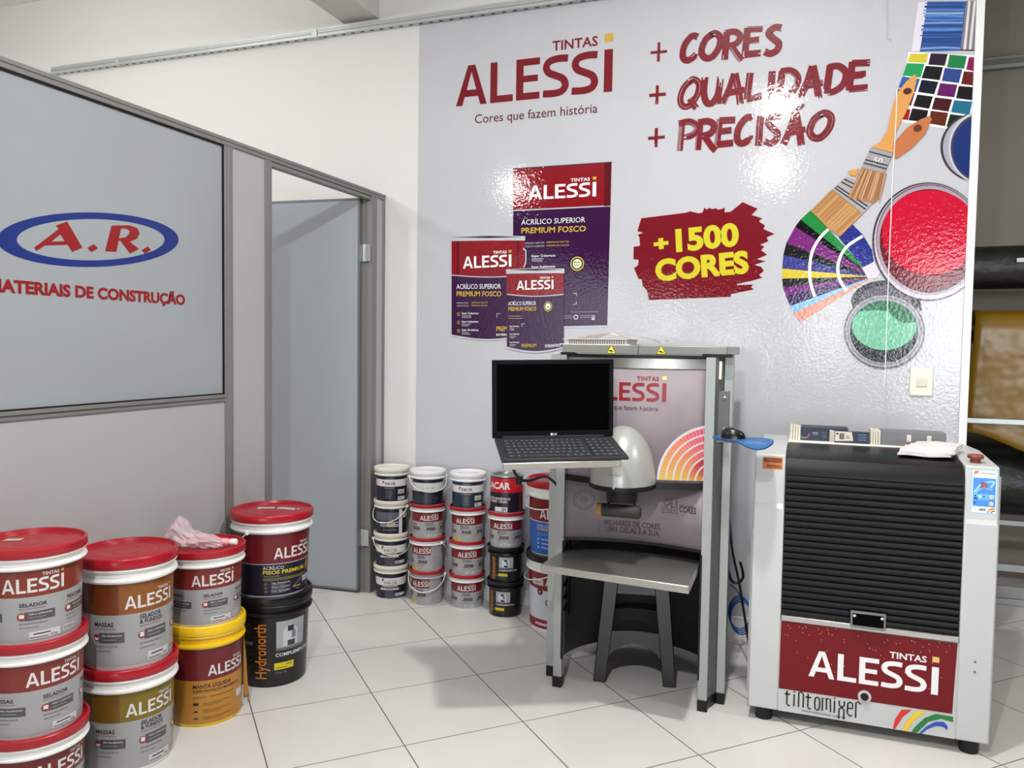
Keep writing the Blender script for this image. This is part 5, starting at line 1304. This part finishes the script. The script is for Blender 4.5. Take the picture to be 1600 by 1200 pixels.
for k, tx in enumerate(('Alta Resistência', 'Ótima Cobertura', 'Fácil Aplicação')):
    zz = h * (.170 - k * .046); S.text(tx, (-.62 * r, zz), (-.12 * r, zz), h * .017, LBW, 2, bold=.01, res=1); S.rect(-.62 * r, -.25 * r, zz - h * .016, zz - h * .011, LGRAY, 2); S.ell(-.77 * r, zz, .04 * r, h * .015, LP((150, 140, 100)), 2, n=6, hole=(.025 * r, h * .009))
S.line([(.20 * r, h * .06), (-.02 * r, h * .10), (.40 * r, h * .24), (.62 * r, h * .17)], .0025, LGRAY, 2); S.rect(-.02 * r, .25 * r, h * .098, h * .108, LYEL, 3)
S.rect(.32 * r, .85 * r, h * .135, h * .20, LSTK, 3); S.rect(.36 * r, .70 * r, h * .16, h * .168, LDK, 4); S.rect(.45 * r, .95 * r, h * .05, h * .10, LP((80, 80, 90)), 3)
S.ell(.52 * r, h * .33, .10 * r, h * .07, LP((150, 116, 70)), 3, n=20)
S.build('label', q)
bail(q, DX, DY, .364, .161, azc + math.radians(-125), .265, .10, WHITEP, .003)
for i, (dx, dy, w, a) in enumerate(((-.045, .02, .034, .5), (.045, .045, .046, .1))):
    m_ = MB(); ca_, sa_ = math.cos(a), math.sin(a); zt_ = .364 + .335 - .0088
    pts = [(DX + dx + ca_ * x - sa_ * y, DY + dy + sa_ * x + ca_ * y, zt_) for x, y in ((-w, -.016), (w, -.016), (w, .016), (-w, .016))]
    m_.add(pts + [(x, y, z + .0006) for x, y, z in pts], [(3, 2, 1, 0), (4, 5, 6, 7), (0, 1, 5, 4), (1, 2, 6, 5), (2, 3, 7, 6), (3, 0, 4, 7)])
    m_.build('lid_sticker', LP((216, 206, 206)), lo_)

# --- small stacks along the back wall
GS = 'small paint buckets stacked along the back wall'
def spot(u, v, r):
    p = onz(u, v, 0); d = Vector((p.x, p.y, 0)).normalized(); return p.x + d.x * r, p.y + d.y * r
HS, RS = .1830, .0925
IVO = M('ivory_plastic', (222, 220, 208), rough=.35, k=1.1); WHB = M('white_bucket_plastic', (228, 230, 232), rough=.3, k=1.15)
NAVY, NAVY2 = LP((24, 28, 50)), LP((36, 52, 70))
def lab_inkor(S, r, h, style):
    S.rect(-2.2 * r, 2.2 * r, h * .03, h * .755, NAVY2 if style == 'c' else NAVY, 0)
    if style in 'ac':
        S.rect(-2.2 * r, 2.2 * r, h * .46, h * .665, LBW, 1); S.poly([(-.46 * r, h * .52), (-.46 * r, h * .62), (-.32 * r, h * .62)], LRD, 2)
        S.text('INKOR', (-.30 * r, h * .505), (.36 * r, h * .505), h * .085, LBK, 2, bold=.02, res=1)
        S.rect(-.34 * r, .30 * r, h * .40, h * .432, LP((150, 110, 90)), 2)
        for k in range(5): S.rect(-.28 * r, (.10 + .1 * random.random()) * r, h * (.33 - k * .052), h * (.337 - k * .052), LGRAY, 2)
        S.rect(.52 * r, 1.02 * r, h * .24, h * .37, LP((206, 200, 180)), 2); S.rect(.60 * r, .90 * r, h * .28, h * .30, LDK, 3)
        S.rect(.52 * r, 1.08 * r, h * .06, h * .165, LSTK, 2)
        for k in range(6): S.rect((.58 + k * .035) * r, (.595 + k * .035) * r, h * .085, h * .14, LBK, 3)
        S.rect(-.25 * r, .25 * r, h * .69, h * .70, LGRAY, 2)
    elif style == 'b':
        S.rect(-2.2 * r, 2.2 * r, h * .42, h * .645, LBW, 1); S.poly([(-.62 * r, h * .50), (-.62 * r, h * .62), (-.46 * r, h * .62)], LRD, 2)
        S.text('TINTAS', (-.36 * r, h * .57), (.30 * r, h * .57), h * .022, LDK, 2, bold=0, res=1)
        S.text('INKOR', (-.46 * r, h * .455), (.34 * r, h * .455), h * .095, LBK, 2, bold=.0, res=1)
        S.rect(-.62 * r, .38 * r, h * .375, h * .405, LP((190, 190, 190)), 2); S.rect(-.74 * r, .45 * r, h * .29, h * .335, LBW, 2); S.rect(.45 * r, .58 * r, h * .27, h * .34, LRD, 2); S.rect(-.4 * r, .1 * r, h * .305, h * .318, LDK, 3)
        for k in range(5): S.rect(-.42 * r, (.10 + .1 * random.random()) * r, h * (.24 - k * .042), h * (.247 - k * .042), LGRAY, 2)
        S.rect(.22 * r, .95 * r, h * .10, h * .19, LSTK, 2)
        for k in range(6): S.rect((.28 + k * .04) * r, (.298 + k * .04) * r, h * .115, h * .175, LBK, 3)
        S.rect(-.62 * r, -.2 * r, h * .04, h * .05, LGRAY, 2); S.rect(-.1 * r, .7 * r, h * .04, h * .05, LGRAY, 2)
    elif style == 'd':      # seen from the side
        S.rect(-2.2 * r, .35 * r, h * .42, h * .66, LP((96, 98, 108)), 1); S.rect(.62 * r, 2.2 * r, h * .48, h * .66, LBW, 1); S.rect(.34 * r, .58 * r, h * .03, h * .755, LBW, 2)
        for z0 in (.36, .29, .24): S.rect(-.9 * r, .34 * r, h * z0, h * (z0 + .02), LBW, 2)
        S.rect(-.42 * r, .10 * r, h * .24, h * .38, LP((206, 200, 170)), 3); S.rect(-.36 * r, -.05 * r, h * .33, h * .345, LDK, 4); S.rect(-.05 * r, .06 * r, h * .27, h * .29, LDK, 4)
        for k in range(7): S.rect((-.7 + k * .13) * r, (-.63 + k * .13) * r, h * .13, h * .155, LGRAY, 2)
    elif style == 'e':      # seen from the back
        S.rect(-2.2 * r, 2.2 * r, h * .42, h * .66, LP((214, 216, 214)), 1)
        for k in range(3): S.rect((-.4 + .3 * k) * r, (-.25 + .32 * k) * r, h * .50, h * (.52 + .01 * k), LGRAY, 2)
        for k in range(7): S.rect(-.75 * r, random.uniform(.2, .75) * r, h * (.32 - k * .04), h * (.33 - k * .04), LP((90, 104, 116)), 2)
def small(label, c, i, style, body, lidc, az, hz=HS, handle=None, mid=('SELADOR', '& FUNDOS'), yel=False):
    cx, cy = c
    q, bo, lo_, sh, azc, R = pail('small_paint_bucket', label, GS, cx, cy, i * (hz - .0065), hz, RS, RS * .875, body, lidc)
    S = sh(az); r = RS * .93
    if style == 'alessi': lab_massas(S, r, hz, LP((124, 26, 36)), mid, yel=yel, fine=False)
    elif style == 'alessi_side':
        lab_massas(S, r, hz, LP((124, 26, 36)), mid, yel=yel, fine=False)
        S.rect(.62 * r, 1.45 * r, h_(hz, .05), h_(hz, .765), LP((176, 172, 176)), 5)
        for k in range(16): S.rect(.70 * r, (1.0 + random.random() * .4) * r, hz * (.10 + k * .041), hz * (.112 + k * .041), LP((130, 126, 130)), 6)
    elif style == 'hydro': lab_hydro(S, r, hz, side=False)
    else: lab_inkor(S, r, hz, style)
    S.build('label', q)
    if handle: bail(q, cx, cy, i * (hz - .0065), RS, azc + math.radians(handle[0]), hz * handle[1], hz * handle[2], IVO if style in 'abcde' else WHITEP, .0024)
def h_(a, b): return a * b
c1, c2, c3, c4 = spot(611, 937, .080), spot(667, 946, .080), spot(729, 953, .080), spot(789, 965, .080)
small('ivory-lidded bucket with navy label, lowest of the leftmost small stack by the door', c1, 0, 'b', IVO, IVO, 2)
small('navy-label bucket with handle hanging in front, second from floor beside the door', c1, 1, 'b', IVO, IVO, 0, handle=(10, .80, .42))
small('bucket turned sideways with diagonal handle, third from floor beside the door', c1, 2, 'd', IVO, IVO, 8, handle=(-32, .82, .45))
small('ivory-lidded navy bucket with white brand band, topmost of the stack beside the door', c1, 3, 'a', IVO, IVO, -8)
small('red-lidded bucket with handle across its front and side panel, lowest of second stack', c2, 0, 'alessi_side', M('grey_bucket', (170, 168, 170), rough=.35), REDP, -28, handle=(-14, .84, .42), yel=True)
small('red-lidded grey bucket with text panel at right and yellow tag, second stack', c2, 1, 'alessi_side', WHITEP, REDP, -24, handle=(140, .84, .30), yel=True)
small('red-lidded bucket with centred logo, just under the white-lidded bucket of second stack', c2, 2, 'alessi', WHITEP, REDP, 6)
small('white-lidded bucket seen from the back with hanging handle, topmost of second stack', c2, 3, 'e', WHB, WHB, 0, handle=(8, .80, .38))
small('red-lidded bucket with white tag, lowest of the third small stack', c3, 0, 'alessi', WHITEP, REDP, -2)
small('red-lidded bucket with white tag, between two red lids of the third small stack', c3, 1, 'alessi', WHITEP, REDP, 0)
small('red-lidded bucket with yellow tag, just under the white-lidded bucket of third stack', c3, 2, 'alessi', WHITEP, REDP, -10, yel=True)
small('white-lidded bucket with teal-navy label, topmost of the third small stack', c3, 3, 'c', WHB, WHB, -6)
small('black bucket with orange lettering, standing on the floor in the fourth small stack', c4, 0, 'hydro', BLKP, BLKP, -40)
small('black bucket with orange lettering and picture, on another black bucket in fourth stack', c4, 1, 'hydro', BLKP, BLKP, -30)
small('red-lidded bucket between a black bucket and a red metal can, fourth stack', c4, 2, 'alessi', WHITEP, REDP, -14)
# metal gallon can on the fourth stack
zc = 3 * (HS - .0065) ; cx, cy = c4; hc, rc = .192, .0835
q = root('paint_can', 'red and navy metal paint can, topmost of the fourth small stack', 'paint can', (cx, cy, zc), GS)
m_ = MB(); m_.lathe([(0, .003), (rc - .004, .003), (rc - .002, 0), (rc + .001, .001), (rc + .001, .005), (rc, .007), (rc, hc - .008), (rc + .002, hc - .006), (rc + .002, hc), (rc - .006, hc), (rc - .007, hc - .004)], (cx, cy, zc), 56); m_.build('body', M('tinplate', (176, 178, 176), rough=.3, metal=.8), q)
m_ = MB(); m_.lathe([(rc - .007, hc - .004), (rc - .012, hc - .006), (rc - .020, hc - .004), (rc - .022, hc - .008), (0, hc - .008)], (cx, cy, zc), 48); m_.build('lid', M('tin_lid', (120, 128, 122), rough=.35, metal=.7), q)
azc = math.atan2(-cy, -cx)
S = Sheet(lambda s_, z, o: (cx + (rc + o) * math.cos(azc + s_ / rc), cy + (rc + o) * math.sin(azc + s_ / rc), zc + z), step=.008)
S.rect(-2.4 * rc, 2.4 * rc, .008, hc * .56, LP((26, 22, 40)), 0); S.rect(-2.4 * rc, 2.4 * rc, hc * .56, hc * .935, LP((190, 24, 34)), 0); S.rect(-2.4 * rc, 2.4 * rc, hc * .935, hc * .96, LBK, 1)
S.text('LACAR', (-1.45 * rc, hc * .66), (.22 * rc, hc * .66), hc * .165, LBW, 2, bold=.035)
S.text('ESMALTE SINTÉTICO', (-1.6 * rc, hc * .37), (.22 * rc, hc * .37), hc * .055, LBW, 2, bold=.02, res=1); S.text('STANDARD / ÓLEO', (-1.6 * rc, hc * .295), (.05 * rc, hc * .295), hc * .055, LBW, 2, bold=.02, res=1)
S.rect(-.75 * rc, .05 * rc, hc * .06, hc * .18, LBW, 2)
for k in range(6): S.rect((-.3 + k * .05) * rc, (-.27 + k * .05) * rc, hc * .075, hc * .165, LBK, 3)
S.textv('FÁCIL APLICAÇÃO', .98 * rc, hc * .06, hc * .52, .16 * rc, LP((190, 24, 34)), 2)
S.build('label', q)
bail(q, cx, cy, zc, rc, azc + math.radians(148), hc * .80, .075, CHROME, .0014)

# --- two 18-litre pails half hidden by the machine
c5 = spot(870, 989, .136)
q, bo, lo_, sh, azc, R = pail('paint_bucket', 'white pail with red bands and black lid, on the floor behind the machine column', 'tall pails behind the tinting machine', c5[0], c5[1], 0, .372, .155, .135, WHITEP, BLKP)
S = sh(-14); r, h = .145, .372; RDW = LP((134, 18, 34)); WBL = LP((214, 220, 232))
S.rect(-2.2 * r, 2.2 * r, h * .03, h * .15, RDW, 0); S.rect(-2.2 * r, 2.2 * r, h * .15, h * .62, WBL, 0); S.poly([(-2.2 * r, h * .60), (-.55 * r, h * .55), (.2 * r, h * .52), (2.2 * r, h * .50), (2.2 * r, h * .765), (-2.2 * r, h * .765)], RDW, 1)
S.text('PREMIUM', (-.60 * r, h * .07), (.10 * r, h * .07), h * .032, LBW, 2, bold=.03, res=1)
S.rect(-.72 * r, -.25 * r, h * .60, h * .68, LSTK, 3); S.rect(-.62 * r, -.35 * r, h * .635, h * .645, LDK, 4)
S.logo((-.18 * r, h * .60), (.98 * r, h * .60), .30 * r, LBW, LGOLD, 2)
S.ell(-.38 * r, h * .515, .11 * r, h * .045, RDW, 3, n=24); S.ell(-.38 * r, h * .515, .085 * r, h * .035, LP((90, 20, 30)), 4, n=24); S.poly([(-.42 * r, h * .525), (-.34 * r, h * .525), (-.38 * r, h * .495)], LBW, 5)
S.text('COR', (-.18 * r, h * .345), (.25 * r, h * .345), h * .075, RDW, 2, bold=.03); S.rect(-.02 * r, .3 * r, h * .32, h * .326, LDK, 2); S.ell(.07 * r, h * .25, .03 * r, h * .012, LDK, 2, n=10)
S.rect(-.70 * r, -.45 * r, h * .30, h * .304, LGRAY, 2)
S.build('label', q)
bail(q, c5[0], c5[1], 0, .155, azc + math.radians(-88), .305, .07, WHITEP, .003)
q, bo, lo_, sh, azc, R = pail('paint_bucket', 'red-lidded pail with red and bright blue label, half behind the machine column', 'tall pails behind the tinting machine', c5[0], c5[1], .365, .365, .158, .137, WHITEP, REDP)
S = sh(-14); r, h = .147, .365; BLU = LP((24, 96, 190))
S.rect(-2.2 * r, 2.2 * r, h * .03, h * .46, BLU, 0); S.rect(-2.2 * r, 2.2 * r, h * .46, h * .765, LP((124, 22, 32)), 0); S.rect(-2.2 * r, 2.2 * r, h * .455, h * .465, LBW, 1)
S.logo((-.42 * r, h * .505), (.74 * r, h * .505), .30 * r, LBW, LGOLD, 2)
S.text('ACRÍLICO', (-.56 * r, h * .39), (-.05 * r, h * .39), h * .034, LBW, 2, bold=0, res=1); S.text('SOBRE MUITO', (-.56 * r, h * .345), (.40 * r, h * .345), h * .036, LP((220, 190, 90)), 2, bold=.015, res=1)
for k in range(2): S.rect(-.56 * r, .2 * r, h * (.30 - k * .02), h * (.306 - k * .02), LP((110, 170, 220)), 2)
for k in range(3): S.text(('Rendimento', 'Cobertura', 'Fosco')[k], (-.36 * r, h * (.22 - k * .055)), (.12 * r, h * (.22 - k * .055)), h * .02, LBW, 2, bold=.02, res=1); S.ell(-.50 * r, h * (.225 - k * .055), .03 * r, h * .015, LBW, 2, n=8)
S.build('label', q)
bail(q, c5[0], c5[1], .365, .158, azc + math.radians(-48), .305, .075, WHITEP, .0032)

# ================================================================= CABLES BEHIND THE MIXER
m_ = MB(); m_.tube(spline([(-0.30, 3.62, 0.62), (-0.285, 3.60, 0.50), (-0.25, 3.58, 0.36), (-0.225, 3.56, 0.24), (-0.205, 3.55, 0.13), (-0.195, 3.60, 0.03), (-0.21, 3.72, 0.007)], 6), .0055, 8)
m_.tube(spline([(-0.31, 3.62, 0.44), (-0.285, 3.60, 0.36), (-0.255, 3.60, 0.35), (-0.235, 3.61, 0.38), (-0.25, 3.615, 0.44)], 6), .0055, 8)
tag(m_.build('mains_cable', BLACK, None), 'black power cord hanging between the tinting machine and the mixer', 'cable')
m_ = MB()
for k in range(4): m_.tube([(-0.240 - .004 * k + .048 * math.cos(t), 3.66 + .012 * k, 0.175 + .075 * math.sin(t) + .004 * k) for t in [2 * PI * i / 22 for i in range(22)]], .0032, 6, closed=True)
m_.tube(spline([(-0.29, 3.62, 0.335), (-0.26, 3.64, 0.30), (-0.24, 3.66, 0.253)], 5), .003, 6)
tag(m_.build('network_cable', M('blue_cable', (24, 74, 150), rough=.4), None), 'coil of blue cable beside the left side of the mixer', 'cable')

# ================================================================= AISLE BEYOND THE WALL END
channel2 = root('wall_channel', 'dim grey metal channel on the taupe wall at the far right', 'cable channel', (2, 5.6, 3.1))
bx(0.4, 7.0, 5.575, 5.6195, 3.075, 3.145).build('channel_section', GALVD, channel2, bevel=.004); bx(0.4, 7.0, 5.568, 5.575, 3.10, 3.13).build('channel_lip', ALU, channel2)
RK = root('roll_rack', 'grey metal rack holding plastic sheeting rolls at the far right', 'rack', (1.8, 5.05, 0))
def bar(x0, x1, y0, y1, z0, z1, nm, m=ALS): return bx(x0, x1, y0, y1, z0, z1).build(nm, m, RK, bevel=.003)
for x in (0.715, 3.6): bar(x - .02, x + .02, 5.03, 5.07, 0, 2.2, 'post', M('brown_post', (84, 72, 62), rough=.6)); bar(x - .02, x + .02, 5.40, 5.44, 0, 2.2, 'post', M('brown_post', (84, 72, 62), rough=.6))
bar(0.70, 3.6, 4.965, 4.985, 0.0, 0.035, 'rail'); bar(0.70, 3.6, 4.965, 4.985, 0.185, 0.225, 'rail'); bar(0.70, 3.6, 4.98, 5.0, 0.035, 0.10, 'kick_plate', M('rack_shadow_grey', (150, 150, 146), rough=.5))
bar(0.70, 3.6, 4.925, 4.945, 0.990, 1.020, 'rail', GALV)
bar(0.70, 3.6, 5.16, 5.2, 0.40, 0.43, 'rail')
def rolln(name, label, x0, x1, y, z, r, mat, group=None):
    m_ = MB(); n = 40
    def f(a, b):
        t = 2 * PI * b
        rr = r * (1 + .02 * math.sin(3 * t + 9 * a) + .012 * math.sin(17 * a + 5 * t))
        if a < .004 or a > .996: rr *= .6
        return (x0 + a * (x1 - x0), y + rr * math.cos(t), z + rr * math.sin(t))
    m_.grid(f, 40, n)
    q = root(name, label, 'plastic roll', ((x0 + x1) / 2, y, z), group)
    m_.build('sheeting', mat, q, smooth=60); return q
BFILM = M('black_plastic_film', (26, 26, 25), rough=.38, k=1.0, bump=(18, .006))
q = rolln('plastic_roll', 'black plastic roll with small white tag, upper of the far-right rack', 0.55, 3.4, 5.09, 1.845, .118, BFILM, 'plastic rolls on the rack')
bx(1.035, 1.085, 4.964, 4.969, 1.860, 1.882).build('tag', WHITEP, q)
MB().tube([(0.52, 5.09, 1.845), (3.5, 5.09, 1.845)], .02, 12).build('core_tube', GALVD, q)
q = rolln('plastic_roll', 'thick black plastic roll behind the mixer, below the yellow sheeting', 0.62, 3.4, 5.25, 0.655, .20, BFILM, 'plastic rolls on the rack')
YF = M('yellow_plastic_film', (150, 112, 10), rough=.28, spec=.6, bump=(6, .012), k=1.0)
q = root('plastic_roll', 'yellow plastic sheeting hanging from its roll on the far-right rack', 'plastic roll', (1.6, 5.03, 1.52), 'plastic rolls on the rack')
m_ = MB()
def yf(a, b):
    x = 0.838 + a * 2.4
    if b < .45:
        t = -PI * .35 + PI * 1.35 * (b / .45); y, z = 5.03 + .095 * math.cos(t), 1.510 + .095 * math.sin(t)
    else:
        k = (b - .45) / .55; y, z = 4.935 + .012 * math.sin(2 * k + 3 * a) * k + .02 * k, 1.510 - k * (.70 + .13 * math.exp(-((a) * 9) ** 2) * -1 + .06 * a)
    return (x + .012 * math.sin(5 * b), y + .004 * math.sin(14 * a + 3 * b), z)
m_.grid(yf, 60, 34); m_.build('sheeting', YF, q, solid=.003, smooth=60)
MB().tube([(0.72, 5.03, 1.51), (3.6, 5.03, 1.51)], .022, 12).build('core_tube', GALVD, q)
